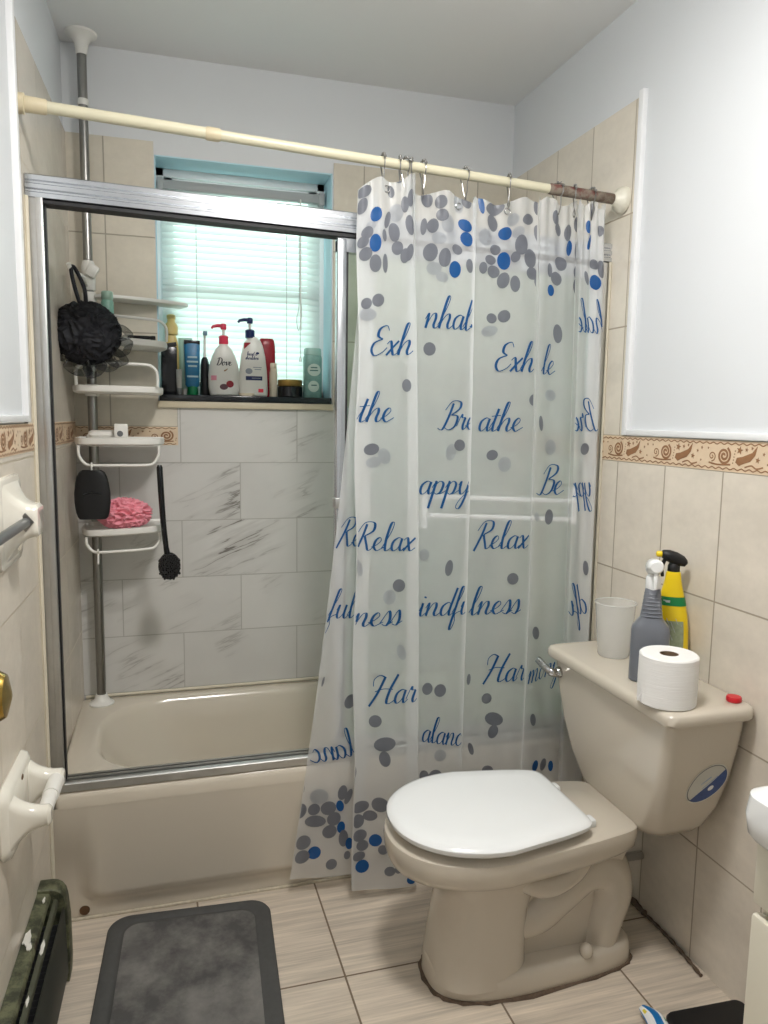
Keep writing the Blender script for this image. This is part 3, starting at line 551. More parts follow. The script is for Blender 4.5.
MB().box(0, XR-.04, .0135-.042, .0180-.042, TZ+.0145, TZ+.0155).box(0, XR-.04, .0255-.042, .0355-.042, TZ+.0125, TZ+.0135).build('track_dark_strip', M['gasket'], fr)  # thin dark strips along the two grooves of the bottom track
MB().tube([(lw(-.05,.003), -.049, .012), (lw(-.05,.003), -.049, 1.1), (lw(-.05,.004), -.048, 1.85)], .0055, 8).build('caulk_bead', M['caulk'], fr)
MB().tube([(XR-.003, -.046, .36), (XR-.003, -.046, 1.1), (XR-.004, -.046, 1.81)], .004, 8).build('caulk_bead', M['caulk'], fr)
sd = thing('shower_door', 'sliding glass shower panel with silver stile pushed behind the printed curtain', 'shower door', (1.1, .016, TZ+.03))
fm = MB(); zt = lambda x: 1.844-(x)*.0274
for a in ((.709, .734, .418, zt(.72)-.008), (1.462, 1.486, .418, zt(1.48)-.008)): fm.box(a[0], a[1], -.036, -.004, a[2], a[3], .004)
fm.box(.709, 1.486, -.03, -.006, .418, .446, .003)
ext([(-.034,-.035),(-.034,0),(-.006,0),(-.006,-.035)], .709, zt(.709)-.006, 1.486, zt(1.486)-.006, fm)
fm.build('panel_frame', M['aluminium'], sd)
MB().box(.734, .740, -.028, -.010, .446, 1.79).build('gasket', M['gasket'], sd)
MB().box(.738, 1.464, -.021, -.016, .44, 1.79).build('glass_pane', M['window_glass'], sd)
for za, zb in ((1.130, 1.106), (1.076, 1.052)): MB().tube([(.955, -.052, za+.008), (1.435, -.052, zb+.008)], .0075, 10).build('towel_rail', M['trim_white'], sd)
for x in (.96, 1.43): MB().box(x-.008, x+.008, -.057, -.018, 1.045, 1.155, .004).build('rail_bracket', M['trim_white'], sd)
MB().box(.706, .737, -.040, -.002, 1.105, 1.135, .003).build('handle_clip', M['aluminium_dull'], sd)

# ------------------------------------------------------------------ shower rod
ROD = lambda x: (x, -.090, 2.036-(x+.031)*(.066/1.539))
rd = thing('shower_rod', 'cream tension shower rod with brown taped right end spanning wall to wall', 'curtain rod', ROD(.74))
MB().tube([ROD(.0), ROD(.40)], .0132, 20).tube([ROD(.38), ROD(1.29)], .0122, 20).build('rod_tube', M['rod_cream'], rd)
MB().tube([ROD(.372), ROD(.376), ROD(.402), ROD(.408)], [.0135, .0155, .0155, .013], 20).build('collar', M['rod_cap'], rd)
MB().tube([ROD(-.036), ROD(-.022), ROD(-.020), ROD(.022), ROD(.026)], [.022, .022, .0175, .0165, .0135], 20).build('end_cap', M['rod_cap'], rd)
MB().tube([ROD(1.284), ROD(1.288), ROD(1.485), ROD(1.49)], [.012, .0145, .0145, .012], 20).build('taped_sleeve', M['rod_sleeve'], rd)
MB().tube([ROD(1.484), ROD(1.492), ROD(1.500), ROD(1.513), ROD(1.519)], [.0165, .019, .032, .037, .037], 28).build('wall_flange', M['rod_flange'], rd)

# ------------------------------------------------------------------ curtain
cu = thing('shower_curtain', 'frosted shower curtain printed with grey and blue pebbles and handwritten words', 'shower curtain', (1.1, -.09, .03))
NU, NV = len(CURT_COLS)-1, 130
us = []
for k in range(NU):
    wide = math.dist(curt_col(k, .5)[:2], curt_col(k+1, .5)[:2]) > .05
    us += [k+i/(26 if wide else 8) for i in range(26 if wide else 8)]
us.append(NU)
vs = [curt(u, j/NV) for u in us for j in range(NV+1)]
fs = [[i*(NV+1)+j, (i+1)*(NV+1)+j, (i+1)*(NV+1)+j+1, i*(NV+1)+j+1] for i in range(len(us)-1) for j in range(NV)]
cb = MB().add(vs, fs, 0)
def on_curt(u, v, off=.0012):
    e = 2e-3; p = Vector(curt(u, v)); a = Vector(curt(u+e, v))-Vector(curt(u-e, v)); b = Vector(curt(u, v+e))-Vector(curt(u, v-e))
    n = a.cross(b).normalized()
    if n.y > 0: n = -n
    return p+n*off, a.length/(2*e), b.length/(2*e)
rnd = random.Random(3)
spots = MB()
for seg, u, v, ra, rb, k in CURT_SPOTS:
    _, su, sv = on_curt(seg+.5, v); ang = rnd.uniform(-.35, .35); mi = 'gbp'.index(k)+1
    rows = []
    off = .0009 if k == 'p' else .0013+.0004*rnd.random()
    for rr in (0, .5, 1):
        ring = []
        for q in range(20):
            a = 2*PI*q/20; x, y = ra*rr*math.cos(a), rb*rr*math.sin(a)
            x, y = x*math.cos(ang)-y*math.sin(ang), x*math.sin(ang)+y*math.cos(ang)
            uu, vv = min(max(u+x/su, seg+.012), seg+.988), min(v+y/sv, 1.0)
            ring.append(on_curt(uu, max(vv, .002), off)[0])
            if rr == 0: break
        rows.append(ring)
    V = rows[0]+rows[1]+rows[2]
    F = [[0, 1+q, 1+(q+1) % 20] for q in range(20)]+[[1+q, 21+q, 21+(q+1) % 20, 1+(q+1) % 20] for q in range(20)]
    cb.add(V, F, mi)
for seg, word, u, v, h, sl, mi, hs in CURT_WORDS:
    _, su, sv = on_curt(seg+.5, v)
    fn = lambda a, b: on_curt(u+a*h*hs/su, v+(b+a*sl)*h/sv, .0030)[0]
    lay(cb, pen(word, bool(mi)), fn, 4, lambda a, b: seg+.015 < u+a*h*hs/su < seg+.985)
cb.build('curtain_sheet', [M['curtain_film'], M['curtain_grey'], M['curtain_blue'], M['curtain_pale'], M['curtain_ink']], cu, _raw=True)
HX = [.813, .858, .872, .890, .921, 1.038, 1.165, 1.312, 1.364, 1.417]
for x, u in ((1.038, 4.75), (1.165, 6.5), (.813, 2.5)):
    p = on_curt(u, .988, .002)[0]
    MB().tube([(p.x+.008*math.cos(a), p.y-.001, p.z+.008*math.sin(a)) for a in (2*PI*k/16 for k in range(16))], .0018, 8, True).build('eyelet', M['chrome'], cu)
HL = ['silver curtain hook leftmost on the cream rod, apart from the bunch', 'silver curtain hook within the bunch of four at the left of the rod',
      'silver curtain hook within the bunch of four at the left of the rod', 'silver curtain hook within the bunch of four at the left of the rod', 'silver curtain hook within the bunch of four at the left of the rod',
      'lone silver curtain hook next right of the bunched hooks', 'lone silver curtain hook on the cream rod halfway between bunch and brown tape',
      'silver curtain hook leftmost of three on the brown taped rod end', 'silver curtain hook middle of three on the brown taped rod end', 'silver curtain hook nearest the right wall flange']
hk = None
for i, x in enumerate(HX):
    c = ROD(x)
    if hk is None:
        hk = thing('curtain_hook', HL[0], 'curtain hook', c, 'hooks carrying the shower curtain')
        w = MB().tube([(c[0], c[1]+.019*math.sin(a)*1.0, c[2]-.003+.021*math.cos(a)) for a in (-2.5+5.0*k/14 for k in range(15))], .0016, 8)
        w.tube(spline([(c[0], c[1]-.0115, c[2]-.0195), (c[0]-.001, c[1]-.013, c[2]-.040), (c[0]-.004, c[1]-.012, c[2]-.058), (c[0], c[1]-.004, c[2]-.066), (c[0]+.004, c[1]+.003, c[2]-.058), (c[0]+.002, c[1]+.008, c[2]-.040), (c[0], c[1]+.0115, c[2]-.0195)], 5), .0016, 8)
        w.build('wire', M['steel_brushed'], hk)
        b = MB()
        for k in range(5): a = -1.0+.5*k; b.sphere((c[0], c[1]+.021*math.sin(a), c[2]-.003+.0225*math.cos(a)), .0042, .0042, .0042, 10)
        b.build('roller_beads', M['steel_brushed'], hk)
        continue
    h2 = hk.copy(); COL.objects.link(h2); h2.location = c; h2['label'] = HL[i]; h2.rotation_euler = (0, 0, (.25, -.2, .4, -.35, .1)[i % 5])
    for ch in hk.children: cc = ch.copy(); COL.objects.link(cc); cc.parent = h2

# ------------------------------------------------------------------ corner caddy
cd = thing('corner_caddy', 'floor to ceiling corner tension pole caddy with five white shelves in the bathtub corner', 'shower caddy', (.050, .578, TZ))
px_, py_ = .050, .578
MB().tube([(px_, py_, TZ+.02), (px_, py_, 1.74)], .0150, 18).build('lower_pole', M['steel_brushed'], cd)
MB().tube([(px_, py_, 1.70), (px_, py_, 2.45)], .0140, 18).build('upper_pole', M['steel_brushed'], cd)
MB().lathe([(.040, 0), (.040, .004), (.030, .010), (.022, .020), (.018, .034)], (px_, py_, TZ+.0005), 24).build('foot', M['plastic_white'], cd)
MB().lathe([(.016, -.062), (.018, -.045), (.022, -.028), (.032, -.014), (.046, -.006), (.047, 0)], (px_, py_, H-.0005), 24).build('ceiling_cup', M['plastic_white'], cd)
MB().lathe([(.0155, 0), (.0165, .003), (.0165, .015), (.0155, .018)], (px_, py_, 2.285), 18).build('collar', M['plastic_white'], cd)
clamp = MB().lathe([(.019, 0), (.021, .004), (.021, .075), (.017, .09)], (px_, py_, 1.735), 18).box(px_-.004, px_+.030, py_-.034, py_-.012, 1.772, 1.812, .007, rot=Matrix.Rotation(.5, 3, 'Y'))
clamp.lathe([(.0185, 0), (.0185, .012)], (px_, py_, 1.715), 18).build('pole_clamp', M['plastic_white'], cd)
MB().tube(spline([(px_-.004, py_-.018, 1.748), (px_-.012, py_-.07, 1.765), (.012, .46, 1.776), (.006, .445, 1.792)], 6), .0065, 10).build('hook_arm', M['plastic_white'], cd)
def shelf(z, rot, x0, x1, fr_, tiltx, rail, th=.022):
    mx = Matrix.Translation((px_, py_, z)) @ Matrix.Rotation(rot, 4, 'Z') @ Matrix.Rotation(tiltx, 4, 'Y')
    def outline(i, zz):
        P = [(x1-i, .02-i, 0), (x0+i, .02-i, 0), (x0+i, -fr_*.55, 0), (x0+.03+i*.5, -fr_+i, 0), ((x0+x1)/2, -fr_-.016+i, 0), (x1-.03-i*.5, -fr_+i, 0), (x1-i, -fr_*.55, 0)]
        out = []
        pts = spline(P[2:], 7); pts = [Vector(P[0]), Vector(P[1])]+pts
        return [(p.x, p.y, zz) for p in pts]
    sh = MB().loft([outline(.008, -th), outline(.001, -th*.8), outline(0, -th*.3), outline(.001, 0), outline(.007, .001), outline(.010, -.006)], True, True)
    sh.lathe([(.019, -.03), (.022, -.026), (.022, .004), (.019, .008)], (0, 0, 0), 16)
    so = sh.xform(mx).build('shelf', M['plastic_white'], cd)
    if rail:
        dz = rail; e = .018; y = -fr_+.004
        pts = [(x0+e, y, 0 if dz > 0 else -th), (x0+e, y, dz*.62), (x0+e+.016, y-.004, dz*.93), (x0+e+.04, y-.008, dz), ((x0+x1)/2, y-.013, dz), (x1-e-.04, y-.008, dz), (x1-e-.016, y-.004, dz*.93), (x1-e, y, dz*.62), (x1-e, y, 0 if dz > 0 else -th)]
        MB().tube(spline(pts, 5), .0046, 10).xform(mx).build('rail', M['plastic_white'], so)
    return mx
shelf(1.722, .38, .008, .315, .060, 0, 0, .012)
shelf(1.585, .22, -.035, .222, .145, .03, .062)
shelf(1.437, .0, -.050, .218, .155, .005, .066)
m4 = shelf(1.278, .0, -.050, .218, .155, 0, -.082)
m5 = shelf(.997, .02, -.040, .212, .155, -.04, -.070)

def hang_ring(mb, p, r=.006): return mb.tube([(p[0], p[1]+r*math.cos(a), p[2]+r*math.sin(a)) for a in (2*PI*k/14 for k in range(14))], .0014, 6, True)
def pouf(name, label, c, rx, ry, rz, m, seed, amp, parent_parts=()):
    t_ = thing(name, label, 'bath sponge', c)
    bm = bmesh.new(); bmesh.ops.create_icosphere(bm, subdivisions=6, radius=1)
    off = Vector((seed*3.1, seed, seed*1.7))
    for v in bm.verts:
        d = v.co.normalized()
        w = Vector((noise.noise(d*1.7+off), noise.noise(d*1.7+off*2), noise.noise(d*1.7-off)))
        r = 1-abs(noise.noise(d*3.4+w*1.5+off))*1.5*amp - abs(noise.noise(d*8+w*2-off))*.6*amp + .35*amp
        v.co = Vector((d.x*rx*r, d.y*ry*r, d.z*rz*r))+Vector(c)
    bm.verts.index_update()
    mb = MB().add([v.co for v in bm.verts], [[v.index for v in f.verts] for f in bm.faces], 0); bm.free()
    mb.build('ruffle', m, t_); return t_
p1 = pouf('bath_pouf', 'large navy black mesh bath pouf hanging from the caddy hook', (.052, .410, 1.588), .098, .075, .092, M['navy_mesh'], 2.3, .13)
lp = MB()
rr_ = random.Random(5)
for k, (x, z, r, a) in enumerate(((.148, 1.548, .036, .3), (.150, 1.590, .030, -.2), (.072, 1.484, .034, .5), (.030, 1.490, .038, -.3), (.110, 1.500, .032, .2), (-.008, 1.525, .03, .1), (.132, 1.518, .036, -.6))):
    rings = []
    for q in range(21):
        b = 2*PI*q/20; ox = r*math.cos(b)*(1+.15*math.sin(3*b+k)); oz = r*.75*math.sin(b)
        X, Z = x+ox*math.cos(a)-oz*math.sin(a), z+ox*math.sin(a)+oz*math.cos(a)
        rings.append([(X, .385+.012*math.sin(2*b+k), Z), (x+(X-x)*.25, .412+.02*math.sin(3*b), z+(Z-z)*.25)])
    lp.loft(rings, False, False); lp.tube([r_[0] for r_ in rings[:-1]], .0014, 6, True)
lp.build('net_loops', M['mesh_film'], p1)
MB().tube(spline([(.040, .425, 1.66), (.022, .440, 1.72), (.012, .452, 1.776), (.022, .460, 1.780), (.048, .440, 1.72), (.052, .425, 1.66)], 8), .006, 10).build('hanging_strap', M['navy_mesh'], p1)
p2 = pouf('bath_pouf', 'pink mesh bath pouf resting on the lowest caddy shelf', (.142, .475, 1.040), .080, .058, .048, M['pink_mesh'], 4.1, .34)

t_ = thing('scrub_pad', 'black silicone body scrubber hanging from the rail under the fourth shelf', 'scrubber', (.055, .405, 1.04))
g = []
for k in range(13):
    z = k/12; w = .046+.012*math.sin(PI*min(z*1.12, 1))-.006*(z > .9)
    g.append(w)
pad = MB(); rings = []
prof = [(.0, .040), (.006, .046), (.02, .051), (.05, .055), (.08, .055), (.11, .051), (.130, .046), (.143, .039), (.149, .028)]
for z, w in prof: rings.append(sup(.055, .404, w*.94, .013, 1.034+z, 2.6, 32))
pad.loft(rings); pad.build('pad', M['black_soft'], t_)
MB().tube([(.030, .3895, 1.11), (.055, .3885, 1.118), (.082, .3895, 1.112)], .0022, 8).build('seam', M['black_gloss'], t_)
MB().tube(spline([(.055, .404, 1.178), (.055, .398, 1.190), (.055, .404, 1.2025), (.055, .410, 1.2025), (.055, .412, 1.194)], 6), .0028, 8).build('hook', M['plastic_white'], t_)
t_ = thing('back_brush', 'long handled black back brush hanging at the right end of the fourth shelf rail', 'brush', (.262, .405, .86))
MB().tube([(.2515, .402, 1.198), (.2515, .402, 1.190), (.254, .402, 1.12), (.259, .402, 1.02), (.266, .403, .94), (.270, .404, .915)], [.006, .0095, .0095, .009, .0085, .010], 14).build('handle', M['black_gloss'], t_)
hb = MB(); hb.sphere((.275, .404, .880), .034, .016, .044, 24); hb.build('head', M['black_gloss'], t_)
br = MB()
for k in range(9):
    for q in range(11):
        x, z = .275+(k-4)*.0068, .880+(q-5)*.0072
        if ((x-.275)/.032)**2+((z-.88)/.042)**2 < 1: br.tube([(x, .400, z), (x+(x-.275)*.03+.002*math.sin(k*5+q*3), .384, z+.002*math.sin(k*3+q*7))], .0040, 6)
br.build('bristles', M['black_soft'], t_)
t_ = thing('caddy_hook', 'empty white hook hanging on the rail below the lowest shelf', 'hook', (.075, .41, .91))
MB().tube(spline([(.066, .410, .925), (.066, .4015, .936), (.066, .409, .9375), (.066, .407, .916), (.066, .402, .898), (.066, .396, .900)], 6), .0028, 8).build('wire', M['plastic_white'], t_)
b = MB().box(.120, .160, .445, .475, 1.2795, 1.322, .003)
t_ = thing('small_box', 'small white square box standing on the fourth caddy shelf', 'box', (.14, .46, 1.279)); b.build('carton', M['plastic_white'], t_)
MB().lathe([(.0002, 0), (.009, 0), (.009, -.0006)], (.137, .4452, 1.292), 18, axis='y').build('printed_mark', M['iron_grey'], t_)
t_ = thing('soap_bar', 'white soap bar lying at the back of the fourth caddy shelf', 'soap', (.085, .50, 1.279))
MB().loft([sup(.085, .50, .040, .022, 1.2795, 3), sup(.085, .50, .046, .026, 1.286, 3), sup(.085, .50, .044, .024, 1.296, 3), sup(.085, .50, .034, .016, 1.301, 3)]).build('bar', M['plastic_white'], t_)
t_ = thing('slim_bottle', 'slim mint green bottle standing behind the navy pouf on the caddy', 'bottle', (.108, .495, 1.586))
MB().lathe([(.017, 0), (.0185, .004), (.0185, .105), (.016, .112)], (.108, .495, 1.586), 20).build('body', mat('mint', (116,158,142), .35), t_)
MB().lathe([(.016, .112), (.0175, .114), (.0175, .134), (.015, .138)], (.108, .495, 1.586), 20).build('cap', mat('mint_dark', (140,168,152), .35), t_)
t_ = thing('razor', 'black razor lying on the right end of the second caddy shelf', 'razor', (.225, .47, 1.578))
MB().tube(spline([(.165, .50, 1.5905), (.20, .495, 1.5905), (.235, .49, 1.5895)], 5), .0055, 10).build('handle', M['black_gloss'], t_)
MB().box(.232, .248, .465, .512, 1.5835, 1.594, .003).build('blade_head', M['black_soft'], t_)

# ------------------------------------------------------------------ toiletries on the window sill
ZS = 1.4205
def bottle(name, label, x, y, prof, mats, nexp=2.4, group='toiletries on the window sill', cat='bottle', bits=()):
    t_ = thing(name, label, cat, (x, y, ZS), group)
    MB().loft([sup(x, y, a, b_, ZS+z, nexp, 40) for z, a, b_ in prof]).build('body', mats, t_); return t_
def pump(t_, x, y, z, m, stem, sc=1):
    MB().lathe([(.0155*sc, 0), (.0165*sc, .003), (.0165*sc, .026*sc), (.012*sc, .030*sc)], (x, y, z), 20).build('pump_collar', m, t_)
    MB().lathe([(.005*sc, .028*sc), (.005*sc, .052*sc)], (x, y, z), 12).build('pump_stem', stem, t_)
    h = MB().lathe([(.009*sc, .050*sc), (.0105*sc, .053*sc), (.0105*sc, .066*sc), (.007*sc, .070*sc)], (x, y, z), 16)
    h.tube([(x, y, z+.062*sc), (x-.020*sc, y-.004, z+.062*sc), (x-.036*sc, y-.008, z+.058*sc), (x-.041*sc, y-.009, z+.052*sc)], [.0065*sc, .006*sc, .005*sc, .004*sc], 12)
    h.build('pump_head', m, t_)
def front(cx, cy, wfn, off=.0008, nexp=2.4):
    def f(x, z):
        a, b_ = wfn(z); q = min(abs((x-cx)/a), .995)
        return (x, cy-b_*(1-q**nexp)**(1/nexp)-off, ZS+z)
    return f
def prof_fn(prof):
    def w(z):
        for (z0, a0, b0), (z1, a1, b1) in zip(prof, prof[1:]):
            if z <= z1: k = max(0, (z-z0)/(z1-z0)); return a0+(a1-a0)*k, b0+(b1-b0)*k
        return prof[-1][1], prof[-1][2]
    return w
def patch(fn, pts_fn, nx=14, nz=6):
    vs = [fn(*pts_fn(i/nx, j/nz)) for i in range(nx+1) for j in range(nz+1)]
    return MB().add(vs, [[i*(nz+1)+j, (i+1)*(nz+1)+j, (i+1)*(nz+1)+j+1, i*(nz+1)+j+1] for i in range(nx) for j in range(nz)])
rect = lambda x0, x1, z0, z1: (lambda i, j: (x0+(x1-x0)*i, z0+(z1-z0)*j))
def disc(cx, cz, r, rz=None): return lambda i, j: (cx+r*j*math.cos(2*PI*i), cz+(rz or r)*j*math.sin(2*PI*i))
white, navy, pinkp, redp, green = M['plastic_white'], mat('pump_navy', (18,36,92), .3), mat('pump_pink', (226,62,92), .3), mat('bottle_red', (150,24,40), .3), mat('cap_green', (20,120,74), .35)

# black carton, pump bottle behind it, small tube beside it
t_ = thing('carton', 'black glossy carton at the left end of the window sill', 'box', (.289, .69, ZS), 'toiletries on the window sill')
MB().box(.264, .316, .672, .704, ZS, ZS+.160, .002).build('box_body', M['black_gloss'], t_)
MB().box(.2645, .3155, .6725, .7035, ZS+.160, ZS+.172, .001, rot=Matrix.Rotation(-.18, 3, 'Y')).build('open_flap', M['black_soft'], t_)
pr_ = [(0,.020,.016), (.004,.024,.018), (.15,.024,.018), (.172,.022,.017), (.192,.018,.015), (.205,.013,.013)]
t_ = bottle('lotion_bottle', 'beige lotion bottle standing behind the black carton', .300, .716, pr_, mat('beige', (222,196,124), .35)); 
MB().lathe([(.014, .200), (.0215, .205), (.0225, .230), (.019, .240), (.0135, .246), (.0130, .256), (.0150, .258), (.0150, .268), (.009, .272)], (.300, .716, ZS), 20).build('cap', M['beige'], t_)
t_ = thing('small_tube', 'small grey and white tube standing in front of the black carton', 'tube', (.319, .662, ZS), 'toiletries on the window sill')
MB().loft([sup(.322, .664, .0085, .0085, ZS, 2), sup(.322, .664, .009, .009, ZS+.03, 2), sup(.322, .664, .010, .004, ZS+.085, 2)]).build('tube_body', mat('tube_grey', (176,176,172), .4), t_)
MB().lathe([(.009, 0), (.0095, .002), (.0095, .022)], (.322, .664, ZS+.0), 16).build('cap', M['iron_grey'], t_)
t_ = thing('squeeze_tube', 'blue squeeze tube standing on its green cap', 'tube', (.367, .695, ZS), 'toiletries on the window sill')
MB().loft([sup(.367, .695, .019, .015, ZS+.028, 2.4), sup(.367, .695, .024, .019, ZS+.034, 2.4), sup(.367, .695, .0255, .017, ZS+.10, 2.6), sup(.367, .695, .0265, .006, ZS+.170, 3), sup(.367, .695, .0265, .003, ZS+.178, 3)]).build('tube_body', mat('tube_blue', (44,122,168), .35, var=.25, scale=40), t_)
MB().box(.3405, .3935, .691, .699, ZS+.172, ZS+.186, .001).build('crimp', M['black_gloss'], t_)
MB().lathe([(.018, 0), (.0195, .002), (.017, .030)], (.367, .695, ZS), 20).build('cap', green, t_)
for z, w in ((.125, .016), (.110, .019), (.095, .015), (.060, .019)): MB().box(.367-w, .367+w, .6765, .679, ZS+z, ZS+z+.006, .0005).build('label_text', mat('pale_print', (186,214,222), .5), t_)
t_ = thing('wash_tube', 'pale green clear tube standing behind the blue tube', 'tube', (.345, .718, ZS), 'toiletries on the window sill')
MB().loft([sup(.346, .718, .016, .013, ZS+.02, 2.4), sup(.346, .718, .022, .014, ZS+.03, 2.4), sup(.346, .718, .023, .010, ZS+.15, 2.6), sup(.346, .718, .0235, .003, ZS+.195, 3)]).build('tube_body', mat('tube_mint', (168,206,190), .4), t_)
MB().lathe([(.015, 0), (.016, .002), (.015, .022)], (.346, .718, ZS), 16).build('cap', white, t_)
t_ = thing('electric_toothbrush', 'black electric toothbrush with white brush head standing upright', 'toothbrush', (.408, .712, ZS), 'toiletries on the window sill')
MB().lathe([(.017, 0), (.0175, .004), (.0165, .06), (.0155, .105), (.011, .125), (.006, .132)], (.410, .712, ZS), 20).build('handle', M['black_soft'], t_)
MB().tube([(.410, .712, ZS+.130), (.410, .712, ZS+.150), (.411, .711, ZS+.205)], [.0065, .005, .004], 12).sphere((.411, .709, ZS+.212), .0075, .005, .010, 14).build('brush_head', white, t_)
MB().box(.405, .419, .690, .705, ZS+.205, ZS+.219, .002).build('bristles', mat('bristle_blue', (120,150,168), .6), t_)
pd = [(0,.044,.020), (.004,.049,.025), (.03,.0535,.029), (.07,.0535,.028), (.105,.049,.026), (.135,.040,.022), (.158,.029,.017), (.172,.017,.014), (.178,.014,.013)]
t_ = bottle('pump_bottle', 'rounded white pump bottle with bright pink pump and fruit picture', .473, .688, pd, white)
pump(t_, .473, .688, ZS+.176, pinkp, white)
fn = front(.473, .688, prof_fn(pd))
x0 = .473-.028; h_ = .0125
lm = MB(); lay(lm, pen('Dove', fat=.2, thin=.12), lambda a, b: fn(x0+a*h_, .103+b*h_), 0); lm.build('label_text', mat('print_slate', (66,64,72), .5), t_)
lm = MB(); lay(lm, [[(Vector((-.1,.0)), Vector((-.1,.02))), (Vector((.0,.22)), Vector((.0,-.1))), (Vector((.3,.32)), Vector((.25,-.05))), (Vector((.55,.5)), Vector((.6,.2))), (Vector((.85,.62)), Vector((.9,.58)))]], lambda a, b: fn(.472+a*.014, .084+b*.014), 0); lm.build('bird_mark', M['border_ink'], t_)
patch(fn, disc(.491, .040, .013, .012), 18, 4).build('fruit_print', redp, t_)
patch(fn, disc(.470, .030, .014, .010), 18, 4).build('fruit_print', mat('print_dark', (92,60,66), .5), t_)
patch(fn, rect(.428, .446, .052, .068)).build('label_patch', mat('print_pink', (230,150,170), .5), t_)
ph = [(0,.046,.020), (.004,.050,.025), (.03,.0505,.027), (.09,.048,.027), (.14,.042,.025), (.175,.034,.021), (.192,.027,.017), (.198,.018,.014), (.204,.014,.013)]
t_ = bottle('shampoo_bottle', 'tall white shampoo bottle with navy blue pump', .573, .684, ph, white)
pump(t_, .563, .684, ZS+.200, navy, white)
fn = front(.573, .684, prof_fn(ph))
patch(fn, lambda i, j: (.541+.022*i, .184-.022*j*(1-i*.9))).build('label_corner', redp, t_)
tx = MB(); h_ = .0060; lay(tx, pen('head &', fat=.16, thin=.2, slant=.1), lambda a, b: fn(.551+a*h_, .140+b*h_), 0); tx.build('label_text', navy, t_); tx = MB(); lay(tx, pen('shoulders', fat=.16, thin=.2, slant=.1), lambda a, b: fn(.545+a*h_*.95, .126+b*h_), 0); tx.build('label_text', navy, t_)
patch(fn, disc(.586, .148, .006, .004), 14, 3).build('swirl_mark', navy, t_)
patch(fn, rect(.545, .602, .055, .069)).build('label_band', navy, t_)
tx = MB()
for z, a, b_ in ((.098,.570,.600), (.091,.575,.598), (.061,.565,.596)): 
    patch(fn, rect(a, b_, z, z+.0026)).build('label_text', mat('print_grey', (150,156,166), .5), t_)
patch(fn, rect(.588, .606, .014, .026)).build('price_sticker', mat('sticker_red', (236,60,80), .5), t_)
patch(fn, disc(.556, .086, .012, .010), 16, 3).build('swirl_mark', M['print_grey'], t_)
pr2 = [(0,.027,.016), (.004,.030,.019), (.16,.030,.019), (.18,.029,.018), (.196,.027,.017), (.204,.022,.013)]
bottle('conditioner_bottle', 'dark red bottle standing behind the tall white shampoo bottle', .625, .714, pr2, redp, 3)
t_ = bottle('small_bottle', 'small cream bottle at the right of the shampoo bottle', .646, .698, [(0,.013,.012), (.003,.0145,.0135), (.085,.0145,.0135), (.098,.012,.011)], mat('cream_plastic', (226,214,192), .4), 2)
MB().lathe([(.011, .097), (.0125, .099), (.0125, .116), (.010, .119)], (.646, .698, ZS), 16).build('cap', M['cream_plastic'], t_)
t_ = thing('cream_jar', 'low black jar with gold lid on the sill right side', 'jar', (.706, .700, ZS), 'toiletries on the window sill')
MB().lathe([(.041, 0), (.044, .003), (.044, .036), (.040, .040)], (.706, .700, ZS), 30).build('jar_body', M['black_gloss'], t_)
MB().lathe([(.0425, .039), (.044, .041), (.044, .060), (.042, .062)], (.706, .700, ZS), 30).build('lid', mat('gold', (170,140,80), .3, .9), t_)
pc = [(0,.030,.020), (.004,.033,.023), (.14,.033,.023), (.150,.030,.021)]
t_ = bottle('body_wash_bottle', 'mint green patterned bottle at the right end of the window sill', .786, .692, pc, mat('mint_pattern', (128,172,164), .4, var=.35, scale=70), 3)
MB().loft([sup(.786, .692, a, b_, ZS+z, 3) for z, a, b_ in ((.150,.029,.019), (.152,.031,.021), (.172,.030,.020), (.175,.027,.018))]).build('cap', mat('mint_cap', (150,188,178), .4), t_)
fn = front(.786, .692, prof_fn(pc), .0008, 3)
patch(fn, disc(.788, .098, .024, .022), 22, 4).build('label_disc', mat('label_mint', (206,224,214), .5), t_)
patch(fn, disc(.786, .040, .020, .020), 22, 4).build('label_disc', M['label_mint'], t_)
lm = MB()
for z, w in ((.104,.012), (.094,.015), (.042,.010)):
    patch(front(.786, .692, prof_fn(pc), .0016, 3), rect(.787-w, .787+w, z, z+.004)).build('label_text', mat('teal_print', (70,120,116), .5), t_)
t_ = thing('soap_dish', 'small white soap dish at the front sill edge below the shampoo bottle', 'soap dish', (.548, .648, ZS), 'toiletries on the window sill')
MB().loft([sup(.546, .6475, .022, .010, ZS, 2.4), sup(.546, .6475, .029, .0125, ZS+.010, 2.4), sup(.546, .6475, .027, .011, ZS+.010, 2.4), sup(.546, .6475, .020, .008, ZS+.005, 2.4)]).build('dish', M['cream_plastic'], t_)

# ------------------------------------------------------------------ toilet
CY = -.450
to = thing('toilet', 'bone coloured close coupled toilet with closed white lid beside the curtain', 'toilet', (1.12, CY, 0))
def egg(z, xf, xb, xm, w, nf=2.2, nb=3.0, taper=0, seg=56):
    P = []
    for k in range(seg):
        t_ = 2*PI*k/seg; c, s_ = math.cos(t_), math.sin(t_)
        if c < 0: x = xm-(xm-xf)*abs(c)**(2/nf); y = w*math.copysign(abs(s_)**(2/nf), s_)
        else: x = xm+(xb-xm)*abs(c)**(2/nb); y = w*math.copysign(abs(s_)**(2/nb), s_)
        if taper: y *= 1-taper*ss(xm, xb, x)
        P.append((x, CY+y, z))
    return P
bw = MB()
bw.loft([egg(.0,.850,1.375,1.07,.116,2.8,5,.14), egg(.006,.845,1.38,1.07,.119,2.8,5,.14), egg(.046,.849,1.377,1.07,.117,2.8,5,.14), egg(.058,.853,1.372,1.07,.112,2.8,5,.14), egg(.064,.863,1.36,1.07,.100,2.8,5,.14)])     # foot
